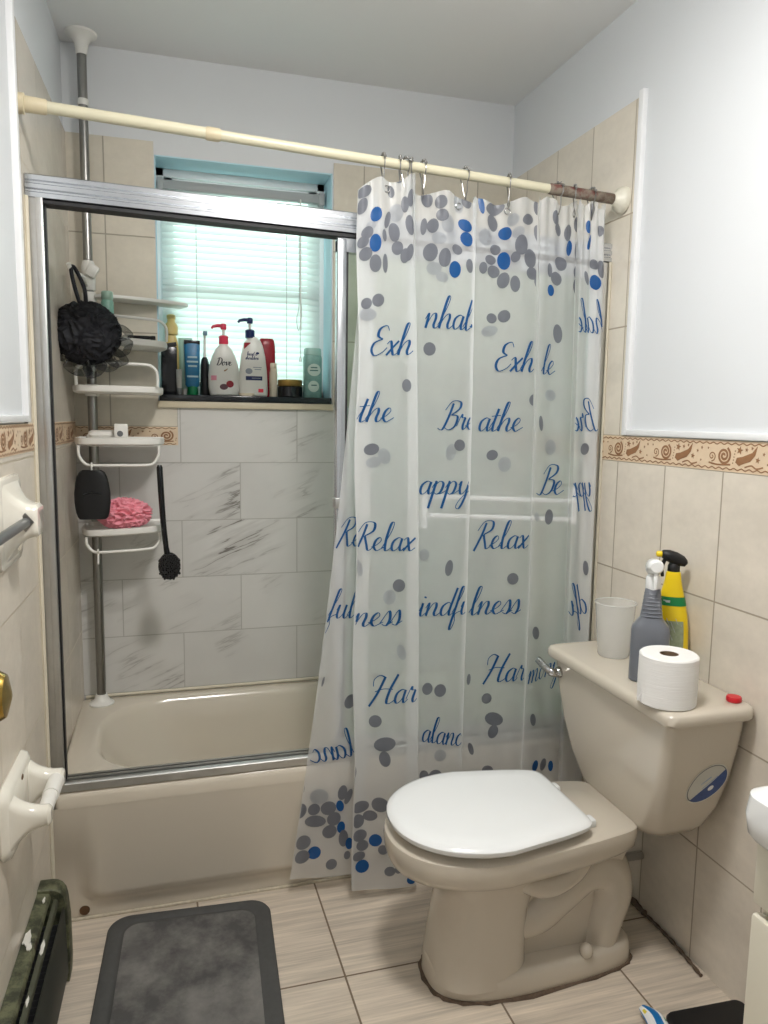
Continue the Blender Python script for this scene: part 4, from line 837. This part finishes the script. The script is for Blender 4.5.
bw.loft([egg(.03,.849,1.08,.97,.115,2.8,3.4), egg(.10,.858,1.08,.97,.109,2.8,3.4), egg(.20,.872,1.085,.98,.106,2.6,3.2), egg(.255,.868,1.11,.98,.112,2.5,2.8), egg(.30,.832,1.15,.98,.132,2.4,2.4), egg(.335,.775,1.22,.98,.160,2.2,2.4), egg(.36,.752,1.25,.98,.172,2.2,2.4)])     # front column into the bowl
bw.loft([egg(.308,.790,1.315,.98,.150,2.2,5,.26), egg(.322,.752,1.335,.98,.170,2.2,7,.26), egg(.338,.745,1.345,.98,.180,2.2,9,.26), egg(.372,.741,1.350,.98,.183,2.2,9,.26), egg(.384,.744,1.348,.98,.181,2.2,9,.26), egg(.390,.754,1.340,.98,.172,2.2,9,.26)])   # rim and rear deck
tp_ = spline([(1.02, CY, .15), (1.10, CY, .155), (1.165, CY, .205), (1.235, CY, .255), (1.295, CY, .245), (1.318, CY, .185), (1.300, CY, .11), (1.285, CY, .02)], 7)
bw.tube(tp_, [.060+.012*math.sin(PI*i/(len(tp_)-1)) for i in range(len(tp_))], 24, sx=1.45)     # trapway
bw.loft([[(x, CY+y*k, z) for x, y in ((1.05,-1),(1.325,-1),(1.325,1),(1.05,1))] for z, k in ((.03,.062), (.18,.060), (.27,.075), (.33,.105))], True, True, 0, True)
bw.tube(spline([(1.02, CY-.085, .30), (1.10, CY-.100, .265), (1.17, CY-.098, .285), (1.20, CY-.098, .325)], 6), [.03]*19, 14)
bwo = bw.build('bowl', M['toilet_bone'], to)
for s_ in (-1, 1): MB().sphere((1.225, CY+s_*.098, .071), .0165, .0165, .020, 18).build('bolt_cap', M['toilet_bone'], to)
ck = MB(); rings = []
rr_ = random.Random(9)
for z, gr in ((.0005, .006), (.005, .0045), (.007, .001)):
    base_ = egg(.0, .845, 1.38, 1.07, .119, 2.8, 5, .14); P = []
    for i, (x, y, _) in enumerate(base_):
        v = Vector((x-1.08, y-CY, 0)); v = v*(1+gr*(1+.5*math.sin(i*2.3)+.4*rr_.random())/v.length); P.append((1.08+v.x, CY+v.y, z))
    rings.append(P)
ck.loft(rings, True, True); ck.build('base_caulk', mat('dirty_caulk', (98,82,68), .9, var=.6, scale=110), to)
# seat and lid
def lidring(z, i, xb=1.205): return egg(z, .752+i, xb-i, .975, .187-i, 2.15, 9, .20)
MB().loft([lidring(.391,.032,1.195), lidring(.394,.028,1.195), lidring(.405,.028,1.195), lidring(.409,.034,1.195)]).build('seat_ring', M['seat_white'], to)
MB().loft([lidring(.406,.010), lidring(.408,.002), lidring(.414,-.003), lidring(.422,-.003), lidring(.428,.003), lidring(.4315,.014), lidring(.434,.05)]).build('seat_lid', M['seat_white'], to)
for s_ in (-1, 1): MB().box(1.196, 1.235, CY+s_*.085-.016, CY+s_*.085+.016, .388, .409, .006).build('hinge', M['seat_white'], to)
# tank
TR = [(.368,1.350,1.492,-.588,-.318,.05),(.376,1.340,1.500,-.604,-.302,.05),(.40,1.332,1.504,-.624,-.285,.045),(.46,1.320,1.508,-.655,-.252,.04),(.54,1.311,1.510,-.680,-.222,.035),(.62,1.305,1.511,-.696,-.204,.03),(.698,1.301,1.512,-.706,-.193,.026)]
MB().loft([rrect(a, b, c, d, r, z, 8) for z, a, b, c, d, r in TR]).build('tank', M['toilet_bone'], to)
MB().loft([rrect(1.300, 1.513, -.708, -.190, .02, .696, 8), rrect(1.287, 1.5155, -.724, -.176, .028, .698, 8), rrect(1.283, 1.517, -.728, -.172, .030, .704, 8), rrect(1.284, 1.517, -.727, -.173, .030, .720, 8), rrect(1.289, 1.515, -.722, -.178, .028, .726, 8), rrect(1.300, 1.508, -.710, -.189, .022, .729, 8)]).build('tank_lid', M['toilet_bone'], to)
lv = MB(); lv.lathe([(.0155, 0), (.0155, -.008), (.010, -.016)], (1.304, -.232, .662), 20, axis='x')
lv.tube(spline([(1.290, -.236, .660), (1.276, -.232, .664), (1.268, -.218, .670), (1.264, -.190, .680), (1.263, -.178, .683)], 6), [.0115]*8+[.010]*8+[.0105]*9, 14, sx=.8)
lv.build('flush_lever', M['chrome'], to)
def tnear(x, z, off):
    for a, b in zip(TR, TR[1:]):
        if z <= b[0]: k = (z-a[0])/(b[0]-a[0]); return (x, a[3]+(b[3]-a[3])*k-off, z)
SX, SZ, SR, TA = 1.432, .536, .054, math.radians(45)
def sdisc(r0, off, half=None, dx=0, dz=0):
    vs = []; fs = []; n = 40
    for j in range(5):
        for i in range(n):
            a = 2*PI*i/n; p_, q_ = r0*(j/4)*math.cos(a)*1.08, r0*(j/4)*math.sin(a)*.82; x, z = (p_-q_)*.7071, (p_+q_)*.7071
            if half is not None:                                        # keep the lower right side of a slanted chord
                nn = Vector((math.sin(TA), -math.cos(TA))); d_ = x*nn.x+z*nn.y
                if d_ < half: x += nn.x*(half-d_); z += nn.y*(half-d_)
            vs.append(tnear(SX+x+dx, SZ+z+dz, off))
    for j in range(4):
        for i in range(n): fs.append([j*n+i, j*n+(i+1) % n, (j+1)*n+(i+1) % n, (j+1)*n+i])
    return MB().add(vs, fs)
sk = sdisc(SR, .0006).build('sticker', mat('sticker_silver', (205,204,196), .35), to)
sdisc(SR*.95, .0009).build('sticker_ring', mat('sticker_line', (120,122,122), .4), sk); sdisc(SR*.91, .0012).build('sticker_face', M['sticker_silver'], sk)
sdisc(SR*.93, .0015, .004).build('blue_half', mat('sticker_blue', (42,74,138), .35, var=.3, scale=60), sk)
sdisc(.0075, .0019, None, .012, -.012).build('white_seal', M['trim_white'], sk)
w_ = MB(); h_ = .0048
lay(w_, [[(Vector((-.018, .004+.0025)), Vector((-.018, .004))), (Vector((.004, .0245)), Vector((.006, .022)))], [(Vector((-.012,-.006)), Vector((-.011,-.008))), (Vector((.022,.0245)), Vector((.023,.0225)))]], lambda a, b: tnear(SX+a, SZ+b-.004, .0019), 0)
w_.build('print_lines', mat('sticker_text', (150,170,200), .4), sk)
MB().tube(spline([(1.400, -.36, .150), (1.44, -.345, .155), (1.465, -.335, .20), (1.46, -.33, .30), (1.45, -.335, .395)], 6), .006, 10).lathe([(.012, 0), (.014, .004), (.014, .03)], (1.44, -.345, .14), 14).lathe([(.012, .0), (.012, .1)], (1.418, -.345, .155), 12, axis='x').build('supply_valve', M['chrome'], to)

# things on the tank lid
ZT = .7295
t_ = thing('plastic_cup', 'empty translucent plastic tub at the far end of the toilet tank lid', 'cup', (1.408, -.322, ZT))
MB().lathe([(.0005, .0015), (.038, .0015), (.041, .006), (.0525, .142), (.0535, .146)], (1.408, -.322, ZT), 36, cap=False).build('wall', M['cup_film'], t_)
MB().tube([(1.408+.053*math.cos(a), -.322+.053*math.sin(a), ZT+.145) for a in (2*PI*k/36 for k in range(36))], .0022, 8, True).build('rim', M['cup_film'], t_)
t_ = thing('spray_bottle', 'dark grey spray bottle with white trigger head behind the toilet roll', 'spray bottle', (1.378, -.515, ZT))
bx, byy = 1.378, -.515
def rot_ring(ring, a, c): return [(c[0]+(x-c[0])*math.cos(a)-(y-c[1])*math.sin(a), c[1]+(x-c[0])*math.sin(a)+(y-c[1])*math.cos(a), z) for x, y, z in ring]
pg = [(0,.040,.026),(.004,.045,.030),(.06,.045,.030),(.126,.0445,.030),(.136,.042,.0285),(.146,.034,.026),(.156,.0265,.022),(.176,.0235,.020),(.227,.0175,.0165),(.230,.015,.015)]
MB().loft([rot_ring(sup(bx, byy, a, b_, ZT+z, 3.0, 40), -.62, (bx, byy)) for z, a, b_ in pg]).build('bottle_body', mat('grey_bottle', (112,116,124), .28, var=.03), t_)
for k in range(7): 
    z = .162+k*.0090; r = .0255-(z-.156)*.115
    MB().loft([rot_ring(sup(bx, byy, r*q, r*.93*q, ZT+z+dz, 2.8, 30), -.62, (bx, byy)) for q, dz in ((.98,-.0015),(1.05,0),(.98,.0015))]).build('grip_rib', M['grey_bottle'], t_)
sh = MB().lathe([(.0165, .226), (.0178, .229), (.0178, .254), (.0155, .258)], (bx, byy, ZT), 24)
sh.build('collar', M['seat_white'], t_)
ca, sa = math.cos(-2.05), math.sin(-2.05)       # the head points at the room
def hd(a, z, b=0): return (bx+a*ca-b*sa, byy+a*sa+b*ca, ZT+z+.026)
sh = MB(); rings = []
for a, zc, hh, ww in ((-.026,.254,.010,.012), (-.022,.252,.018,.017), (.0,.252,.021,.020), (.020,.258,.018,.019), (.034,.260,.016,.017), (.040,.260,.012,.013)):
    rings.append([hd(a, zc+hh*math.sin(q), ww*math.cos(q)) for q in (2*PI*k/20 for k in range(20))])
sh.loft(rings); sh.lathe([(.0135, .256), (.013, .27)], (bx, byy, ZT), 18)
sh.build('trigger_head', M['seat_white'], t_)
MB().tube([hd(.026, .246), hd(.033, .228), hd(.030, .206)], [.005, .0055, .004], 10).build('trigger', M['seat_white'], t_)
MB().loft([[hd(a, .270+hh*math.sin(q)*.4, .006*math.cos(q)) for q in (2*PI*k/12 for k in range(12))] for a, hh in ((.022,.002),(.026,.006),(.034,.004))]).build('red_mark', mat('nozzle_red', (226,96,70), .4), t_)
lf = lambda a, b: rot_ring([(bx+a, byy-.030*(1-abs(a/.045)**3.0)**(1/3.0)-.0008, ZT+b)], -.62, (bx, byy))[0]
lm = MB()
P_ = spline([(.012,.092,0),(.024,.098,0),(.031,.088,0),(.024,.078,0),(.014,.070,0),(.022,.058,0),(.031,.066,0)], 6)
lay(lm, [[(Vector((p.x-.0012, p.y)), Vector((p.x+.0012, p.y+.0012))) for p in P_]], lf, 0)
P_ = spline([(.020,.090,0),(.026,.090,0),(.024,.082,0),(.018,.086,0)], 5, True); lay(lm, [[(Vector((p.x-.001, p.y)), Vector((p.x+.001, p.y+.001))) for p in P_]], lf, 0)
lm.build('emblem', mat('print_white', (190,192,196), .5), t_)
t_ = thing('spray_bottle', 'yellow and green spray bottle with black trigger head against the tiled wall', 'spray bottle', (1.477, -.432, ZT))
yx, yy_ = 1.471, -.466
YR = Matrix.Translation((yx, yy_, 0)) @ Matrix.Rotation(-.62, 4, 'Z') @ Matrix.Translation((-yx, -yy_, 0))
py = [(0,.042,.024),(.004,.046,.027),(.045,.046,.027),(.11,.043,.026),(.150,.038,.024),(.180,.032,.021),(.210,.025,.018),(.235,.0195,.0165),(.252,.0175,.0155),(.256,.0145,.0145)]
yel, grn = mat('yellow_plastic', (238,206,20), .3, var=.03), mat('green_plastic', (16,124,66), .35)
yb = MB().loft([sup(yx, yy_, a, b_, ZT+z, 2.5, 40) for z, a, b_ in py]).xform(YR).build('bottle_body', yel, t_)
def band(z0, z1, name, m, x0=-1, x1=1, off=.0010, n=30):
    w = prof_fn(py); vs = []; k = 8
    for i in range(n+1):
        q = -PI/2+PI*(x0+(x1-x0)*i/n)
        for j in range(k+1):
            z = z0+(z1-z0)*j/k; a, b_ = w(z); c, s_ = math.cos(q), math.sin(q)
            vs.append((yx+(a+off)*math.copysign(abs(c)**(.8), c), yy_+(b_+off)*math.copysign(abs(s_)**(.8), s_), ZT+z))
    return MB().add(vs, [[i*(k+1)+j, (i+1)*(k+1)+j, (i+1)*(k+1)+j+1, i*(k+1)+j+1] for i in range(n) for j in range(k)]).xform(YR).build(name, m, t_)
band(.172, .194, 'green_band', grn); band(.004, .055, 'green_base', grn)
band(.055, .135, 'label_patch', mat('label_silver', (150,160,130), .4, var=.3, scale=120), -.62, .22, .0014)
band(.055, .118, 'dark_label', M['black_gloss'], -.62, -.36, .0018)
wf = prof_fn(py)
lm = MB(); rr_ = random.Random(2)
for k in range(12):
    z = .06+.07*rr_.random(); q = -PI/2+PI*(-.25+.4*rr_.random()); a, b_ = wf(z)
    P_ = [(yx+(a+.0022)*math.cos(q+.05*d_)*.99, yy_+(b_+.0022)*math.sin(q+.05*d_)*.99, ZT+z+.005*d_*(1 if k % 2 else -1)) for d_ in (-3, -1, 1, 3)]
    lm.tube(P_, .0007, 5)
lm.xform(YR).build('label_print', M['print_white'], t_)
MB().add([(yx+(wf(.18)[0]+.002)*math.cos(q), yy_+(wf(.18)[1]+.002)*math.sin(q), ZT+z) for q in (-2.2, -1.95, -1.7) for z in (.180, .186)], [[0,1,3,2],[2,3,5,4]]).xform(YR).build('band_text', M['print_white'], t_)
hd2 = lambda a, z, b=0: (yx+a*math.cos(2.75)-b*math.sin(2.75), yy_+a*math.sin(2.75)+b*math.cos(2.75), ZT+z+.014)
sh = MB().lathe([(.0135, .250), (.0145, .252), (.0145, .270), (.011, .276)], (yx, yy_, ZT), 20)
rings = []
for a, zc, hh, ww in ((-.030,.266,.006,.010), (-.024,.267,.013,.016), (-.006,.273,.017,.018), (.012,.279,.016,.016), (.026,.283,.012,.013), (.031,.284,.008,.009)):
    rings.append([hd2(a, zc+hh*math.sin(q), ww*math.cos(q)) for q in (2*PI*k/20 for k in range(20))])
sh.loft(rings).tube([hd2(.022, .272), hd2(.030, .252), hd2(.026, .228)], [.005, .0055, .004], 10).build('trigger_head', M['black_soft'], t_)
MB().loft([[hd2(a, .284+hh*math.sin(q), hh*math.cos(q)) for q in (2*PI*k/14 for k in range(14))] for a, hh in ((.029,.0075), (.041,.0075), (.044,.005))]).build('nozzle', yel, t_)
t_ = thing('toilet_roll', 'white toilet paper roll standing on the toilet tank lid', 'toilet paper', (1.352, -.648, ZT))
rx, ry = 1.332, -.648
t_.location = (rx, ry, ZT); t_['_base'] = (rx, ry, ZT)
t = NT('tissue'); f1 = t.noise(t.coord((1, 1, 22)), 14, 3); t.l(t.mix(f1, s2l((232,231,228)), s2l((246,245,243))), t.b.inputs['Base Color']); t.b.inputs['Roughness'].default_value = .9; t.bump(f1, .35, .003); M['tissue'] = t.m
MB().lathe([(.020, .002), (.060, 0), (.0632, .003), (.064, .055), (.0632, .109), (.060, .112), (.021, .1115), (.020, .109), (.020, .002)], (rx, ry, ZT), 48, cap=False).build('paper', M['tissue'], t_)
MB().lathe([(.0198, .001), (.0198, .1105), (.0188, .1105), (.0188, .001), (.0198, .001)], (rx, ry, ZT), 32, cap=False).build('core', mat('cardboard', (120,98,76), .8), t_)
rings = []
for k in range(9):
    a = PI*.98+.05*k; e = k/8
    x, y = rx+(.0642+.012*e*e)*math.cos(a-.35*e), ry+(.0642+.012*e*e)*math.sin(a-.35*e)
    rings.append([(x, y, ZT+.004+.006*e), (x+.0004, y+.0004, ZT+.034-.018*e), (x+.0008, y-.0004, ZT+.034-.018*e), (x+.0004, y-.0008, ZT+.004+.006*e)])
MB().loft(rings).build('loose_sheet', M['tissue'], t_)
t_ = thing('bottle_cap', 'small red ridged plastic cap at the near wall corner of the tank lid', 'cap', (1.474, -.690, ZT))
cp = MB(); rings = []
for z, r in ((0,.0150), (.002,.0160), (.009,.0160), (.0115,.0145), (.012,.006)):
    rings.append([(1.484+(r+(.0007 if k % 2 else 0))*math.cos(2*PI*k/40), -.684+(r+(.0007 if k % 2 else 0))*math.sin(2*PI*k/40), ZT+z) for k in range(40)])
cp.loft(rings).build('cap', mat('cap_red', (206,32,44), .35), t_)

# ------------------------------------------------------------------ left wall fittings (d = distance off the wall)
def L(d, y, z): return (lw(y, d), y, z)
def post(mb, base, tip, n=8):
    """flared ceramic post: base/tip = (d, y0, y1, z0, z1)"""
    rings = []
    for i in range(n+1):
        k = i/n; e = 1-(1-k)**2.4
        a = [base[q]+(tip[q]-base[q])*e for q in range(1, 5)]; d = base[0]+(tip[0]-base[0])*k
        r = min(.018, (a[1]-a[0])*.45, (a[3]-a[2])*.45)
        rings.append([L(d, p[0], p[1]) for p in rrect(a[0], a[1], a[2], a[3], r, 0, 5)])
    k = .006; a = list(tip[1:])
    rings.append([L(tip[0]+.005, p[0], p[1]) for p in rrect(a[0]+k, a[1]-k, a[2]+k, a[3]-k, .008, 0, 5)])
    return mb.loft(rings)
t_ = thing('towel_bar', 'grey towel bar in a white ceramic post on the left wall below the border', 'towel bar', L(0, -.40, 1.14))
ps = MB(); ps.loft([[L(d, p[0], p[1]) for p in rrect(-.47+i, -.27-i, 1.045+i, 1.225-i, .02, 0, 5)] for d, i in ((.0005, .002), (.003, 0), (.010, .002), (.013, .010))])
post(ps, (.010, -.455, -.285, 1.055, 1.218), (.062, -.415, -.340, 1.104, 1.170)); ps.build('ceramic_post', M['ceramic_white'], t_)
cd_, cz_, q_ = .046, 1.137, .0155
MB().loft([[L(cd_+q_*a, yq, cz_+q_*1.25*b) for a, b in ((1,0),(0,1),(-1,0),(0,-1))] for yq in (-.405, -.4195)], True, True, 0, False).build('socket_plate', M['steel_brushed'], t_)
pb = MB(); bar = [L(cd_, -.418, cz_), L(cd_, -.75, cz_), L(cd_, -1.10, cz_)]
pb.tube(bar, .0095, 14).build('bar', M['iron_grey'], t_)
ps = MB(); post(ps, (.0005, -1.20, -1.04, 1.055, 1.218), (.068, -1.16, -1.09, 1.098, 1.172)); ps.build('ceramic_post', M['ceramic_white'], t_)
t_ = thing('paper_holder', 'empty white ceramic toilet paper holder with roller on the left wall', 'toilet paper holder', L(0, -.45, .6))
ps = MB(); ps.loft([[L(d, p[0], p[1]) for p in rrect(-.545+i, -.320-i, .490+i, .640-i, .03, 0, 6)] for d, i in ((.0005, .002), (.004, 0), (.016, .004), (.022, .014))])
post(ps, (.010, -.540, -.488, .495, .628), (.084, -.530, -.494, .552, .592)); post(ps, (.010, -.380, -.328, .495, .628), (.084, -.372, -.336, .552, .592))
ps.build('ceramic_bracket', M['ceramic_white'], t_)
MB().tube([L(.074, -.502, .573), L(.074, -.430, .573)], .0145, 18).tube([L(.074, -.435, .573), L(.074, -.364, .573)], .0165, 18).build('roller', M['plastic_white'], t_)
MB().sphere(L(.0215, -.430, .618), .003, .009, .006, 10).build('screw_hole', M['rust'], t_)

# baseboard radiator
t_ = thing('baseboard_radiator', 'worn dark green baseboard radiator with chipped paint along the left wall', 'radiator', L(.03, -.9, 0))
t_.scale = (1, 1, .95); Y0, Y1 = -1.45, -.175
def lprof(pts, y0, y1, mb): return mb.loft([[L(d, y, z) for d, z in pts] for y in (y0, y1)], True, True, 0, False)
rb = MB(); lprof([(.001,.235),(.001,.252),(.026,.247),(.030,.240),(.030,.233)], Y0, Y1-.03, rb); rb.build('top_cover', M['radiator_paint'], t_)
rb = MB(); lprof([(.001,.02),(.001,.234),(.004,.234),(.004,.02)], Y0, Y1-.02, rb); rb.build('back_panel', M['radiator_dark'], t_)
rb = MB(); lprof([(.034,.222),(.036,.231),(.045,.228),(.046,.216)], Y0, Y1-.03, rb); rb.build('damper', mat('radiator_mid', (70,72,56), .5, var=.4, scale=40), t_)
rb = MB(); lprof([(.053,.200),(.055,.206),(.059,.200),(.062,.03),(.058,.026),(.056,.03)], Y0, Y1-.03, rb); rb.build('front_panel', M['radiator_dark'], t_)
ec = MB()
def ecr(y, i): return [L(d, y, z) for d, z in ((.001,.004+i*.3),(.001,.258-i),(.028,.257-i),(.040-i*.3,.254-i),(.050-i*.4,.247-i),(.058-i*.5,.235-i),(.062-i*.5,.215-i),(.066-i*.5,.16),(.067-i*.5,.05),(.064-i*.5,.004+i*.3))]
ec.loft([ecr(Y1-.060, .002), ecr(Y1-.058, 0), ecr(Y1-.018, 0), ecr(Y1-.006, .006), ecr(Y1, .018)]); ec.build('end_cap', M['radiator_paint'], t_)
rr_ = random.Random(4)
for y, d, ry_, rd_, zf in ((-.395,.010,.026,.009,.2525), (-.425,.019,.014,.006,.2512), (-.405,.0405,.028,.004,.2306), (-.265,.020,.012,.003,.2507), (-.560,.0405,.014,.003,.2306)):
    pts = [(d+rd_*(.6+.5*rr_.random())*math.cos(a), y+ry_*(.6+.6*rr_.random())*math.sin(a)) for a in (2*PI*k/13 for k in range(13))]
    sl = -.2 if d < .03 else -.3
    MB().loft([[L(p, q, zf+sl*(p-d)+h) for p, q in pts] for h in (-.0015, .0012)], True, True, 0, False).build('paint_spot', M['paint_drip'], t_)
rb = MB(); rb.tube([L(.03, Y0, .12), L(.03, Y1-.05, .12)], .011, 12)
for k in range(60): rb.box(lw(-1.4+k*.02, .010), lw(-1.4+k*.02, .050), -1.4+k*.02, -1.4+k*.02+.0012, .08, .165)
rb.build('heating_fins', M['iron_grey'], t_)

# ------------------------------------------------------------------ floor things
t_ = thing('bath_mat', 'stained dark grey rubber bath mat with rounded corners in front of the tub', 'bath mat', (.29, -.33, 0))
mx = Matrix.Translation((.2915, -.345, 0)) @ Matrix.Rotation(-.06, 4, 'Z')
mr = lambda i, z, r=.055: rrect(-.211+i, .211-i, -.40+i, .310-i, r, z, 9)
MB().loft([mr(0,.0008), mr(-.001,.004), mr(.002,.0095), mr(.007,.011), mr(.028,.011,.045), mr(.031,.0088,.045), mr(.040,.0088,.04), mr(.043,.0112,.04)], True, False).xform(mx).build('border', M['mat_edge'], t_)
MB().loft([mr(.043,.0112,.04), mr(.050,.0112,.04), mr(.053,.0098,.035)], False, True).xform(mx).build('surface', M['mat_rubber'], t_)
t_ = thing('bathroom_scale', 'black flat bathroom scale with rounded corners on the floor beside the vanity', 'scale', (1.40, -.87, 0))
sc = MB(); mx = Matrix.Translation((1.405, -.865, 0)) @ Matrix.Rotation(-.05, 4, 'Z')
q = lambda i, z: rrect(-.100+i, .100-i, -.13+i, .13-i, .018, z, 7)
MB().loft([q(.006,.012), q(.001,.016), q(0,.030), q(.003,.036), q(.008,.0375)]).xform(mx).build('platform', M['black_soft'], t_)
for a in (-1, 1):
    for b in (-1, 1): MB().lathe([(.014, 0), (.015, .004), (.014, .014)], (1.405+a*.078, -.865+b*.10, .0005), 16).build('foot', M['black_gloss'], t_)
t_ = thing('plastic_packet', 'crumpled white plastic packet with blue stripes left of the black scale', 'packet', (1.275, -.80, 0))
pk = MB(); rings = []; nr = 26
for i in range(15):
    yq = i/14; wv = math.sin(PI*min(max(yq, .02), .98))**.35; ring = []
    for k in range(nr):
        a = 2*PI*k/nr; nz_ = 1+.22*noise.noise(Vector((math.cos(a)*1.6, math.sin(a)*1.6, yq*4)))
        ring.append((1.288+.026*wv*nz_*math.cos(a)+.006*math.sin(yq*9), -.690-.17*yq, .0195+.018*wv*nz_*math.sin(a)*(.9)))
    rings.append(ring)
pk.loft(rings)
for i, f in enumerate(pk.f):
    j, k = divmod(i, nr)
    if i < nr*14: pk.mi[i] = 1 if k in (5, 6, 7, 12) else (2 if k in (9, 10) and j % 5 == 1 else (3 if k == 3 and j % 4 == 0 else 0))
pk.build('wrapper', [M['seat_white'], mat('packet_blue', (26,112,176), .35), mat('packet_yellow', (222,206,70), .4), mat('packet_green', (70,140,80), .4)], t_)
t_ = thing('caulk_strip', 'dirty loose caulk strip along the foot of the right tiled wall', 'caulk strip', (1.51, -.4, 0))
MB().tube(spline([(1.514, -.10, .004), (1.512, -.20, .005), (1.515, -.28, .004), (1.511, -.37, .005), (1.513, -.45, .004), (1.509, -.54, .005), (1.501, -.625, .005)], 8), [.0085+.003*math.sin(i*1.9)*math.sin(i*.7) if i < 26 else .0045+.0012*math.sin(i*2.1) for i in range(49)], 10).build('strip', M['dirty_caulk'], t_)

# vanity
t_ = thing('vanity_cabinet', 'white bathroom vanity with rounded countertop cut off at the right edge', 'vanity', (1.33, -1.45, 0))
VX, VY, VZ = 1.150, -1.122, .703
van = mat('vanity_cream', (222,217,200), .4, var=.015)
MB().box(VX+.02, XR-.004, -1.80, VY-.004, .10, VZ, .002).box(VX+.07, XR-.004, -1.78, VY-.02, .0005, .10).build('carcass', van, t_)
MB().box(VX, VX+.0195, -1.79, VY, .590, VZ-.004, .004).build('drawer_front', van, t_)
for y0, y1 in ((-1.455, VY), (-1.79, -1.461)):
    d_ = MB().box(VX-.002, VX+.0195, y0, y1, .115, .572, .007)
    d_ = d_.build('cabinet_door', van, t_)
    MB().lathe([(.006, 0), (.005, -.012), (.013, -.018), (.013, -.024), (.004, -.028)], (VX-.003, (y0+y1)/2+(.13 if y0 > -1.46 else -.13)*-1, .50), 18, axis='x').build('knob', M['chrome'], d_)
MB().loft([rrect(VX-.018, XR-.003, -1.82, VY+.006, .03, VZ, 7), rrect(VX-.026, XR-.003, -1.83, VY+.014, .034, VZ+.010, 7), rrect(VX-.030, XR-.003, -1.834, VY+.018, .036, VZ+.040, 7), rrect(VX-.026, XR-.003, -1.83, VY+.014, .034, VZ+.072, 7), rrect(VX-.010, XR-.003, -1.81, VY-.002, .03, VZ+.082, 7)]).build('countertop', M['seat_white'], t_)

# ------------------------------------------------------------------ light: ceiling lamp, window daylight
LX, LY = .66, -1.0
t_ = thing('ceiling_light', 'round flush ceiling lamp in the middle of the bathroom ceiling', 'ceiling lamp', (LX, LY, H))
MB().lathe([(.165, -.028), (.17, -.02), (.17, -.0005), (.15, -.0005)], (LX, LY, H), 40).build('ring', M['trim_white'], t_)
MB().lathe([(.16, -.026), (.155, -.045), (.125, -.068), (.07, -.082), (.002, -.086)], (LX, LY, H), 40).build('diffuser', M['lamp_glow'], t_)
ld = bpy.data.lights.new('ceiling_lamp', 'POINT'); ld.shadow_soft_size = .09; ld.energy = 12; ld.color = (1, .975, .94)
lo = bpy.data.objects.new('ceiling_lamp', ld); COL.objects.link(lo); lo.location = (LX, LY, H-.19)
ld2 = bpy.data.lights.new('ceiling_lamp_disc', 'AREA'); ld2.shape = 'DISK'; ld2.size = .30; ld2.energy = 18.5; ld2.color = ld.color
lo2 = bpy.data.objects.new('ceiling_lamp_disc', ld2); COL.objects.link(lo2); lo2.location = (LX, LY, H-.095)
w = bpy.data.worlds.new('sky'); scene.world = w; w.use_nodes = True
bg = w.node_tree.nodes['Background']
tc = w.node_tree.nodes.new('ShaderNodeTexCoord'); sp = w.node_tree.nodes.new('ShaderNodeSeparateXYZ'); rp = w.node_tree.nodes.new('ShaderNodeValToRGB')
w.node_tree.links.new(tc.outputs['Generated'], sp.inputs[0]); w.node_tree.links.new(sp.outputs['Z'], rp.inputs[0]); w.node_tree.links.new(rp.outputs[0], bg.inputs[0])
rp.color_ramp.elements[0].position = 0; rp.color_ramp.elements[0].color = (.90, .97, .94, 1); rp.color_ramp.elements[1].position = .5; rp.color_ramp.elements[1].color = (.88, .97, .99, 1)
bg.inputs[1].default_value = 4.6

# ------------------------------------------------------------------ camera
cam = bpy.data.cameras.new('camera'); co = bpy.data.objects.new('camera', cam); COL.objects.link(co)
R_, U_, F_ = Vector((.95890979, -.28330816, .01511638)), Vector((.02034572, .12181211, .99234463)), Vector((.28298069, .95126142, -.12257094))
mxc = Matrix((R_, U_, -F_)).transposed().to_4x4(); mxc.translation = Vector((.24922, -2.04116, 1.35180)); co.matrix_world = mxc
cam.sensor_fit = 'VERTICAL'; cam.sensor_height = 36; cam.lens = 759.97/1024*36; cam.clip_start = .02
scene.camera = co
scene.view_settings.view_transform = 'Standard'; scene.view_settings.look = 'None'; scene.view_settings.gamma = 1; scene.view_settings.use_curve_mapping = False
scene.view_settings.exposure = 0.0
for o in bpy.data.objects:
    if '_base' in o: del o['_base']
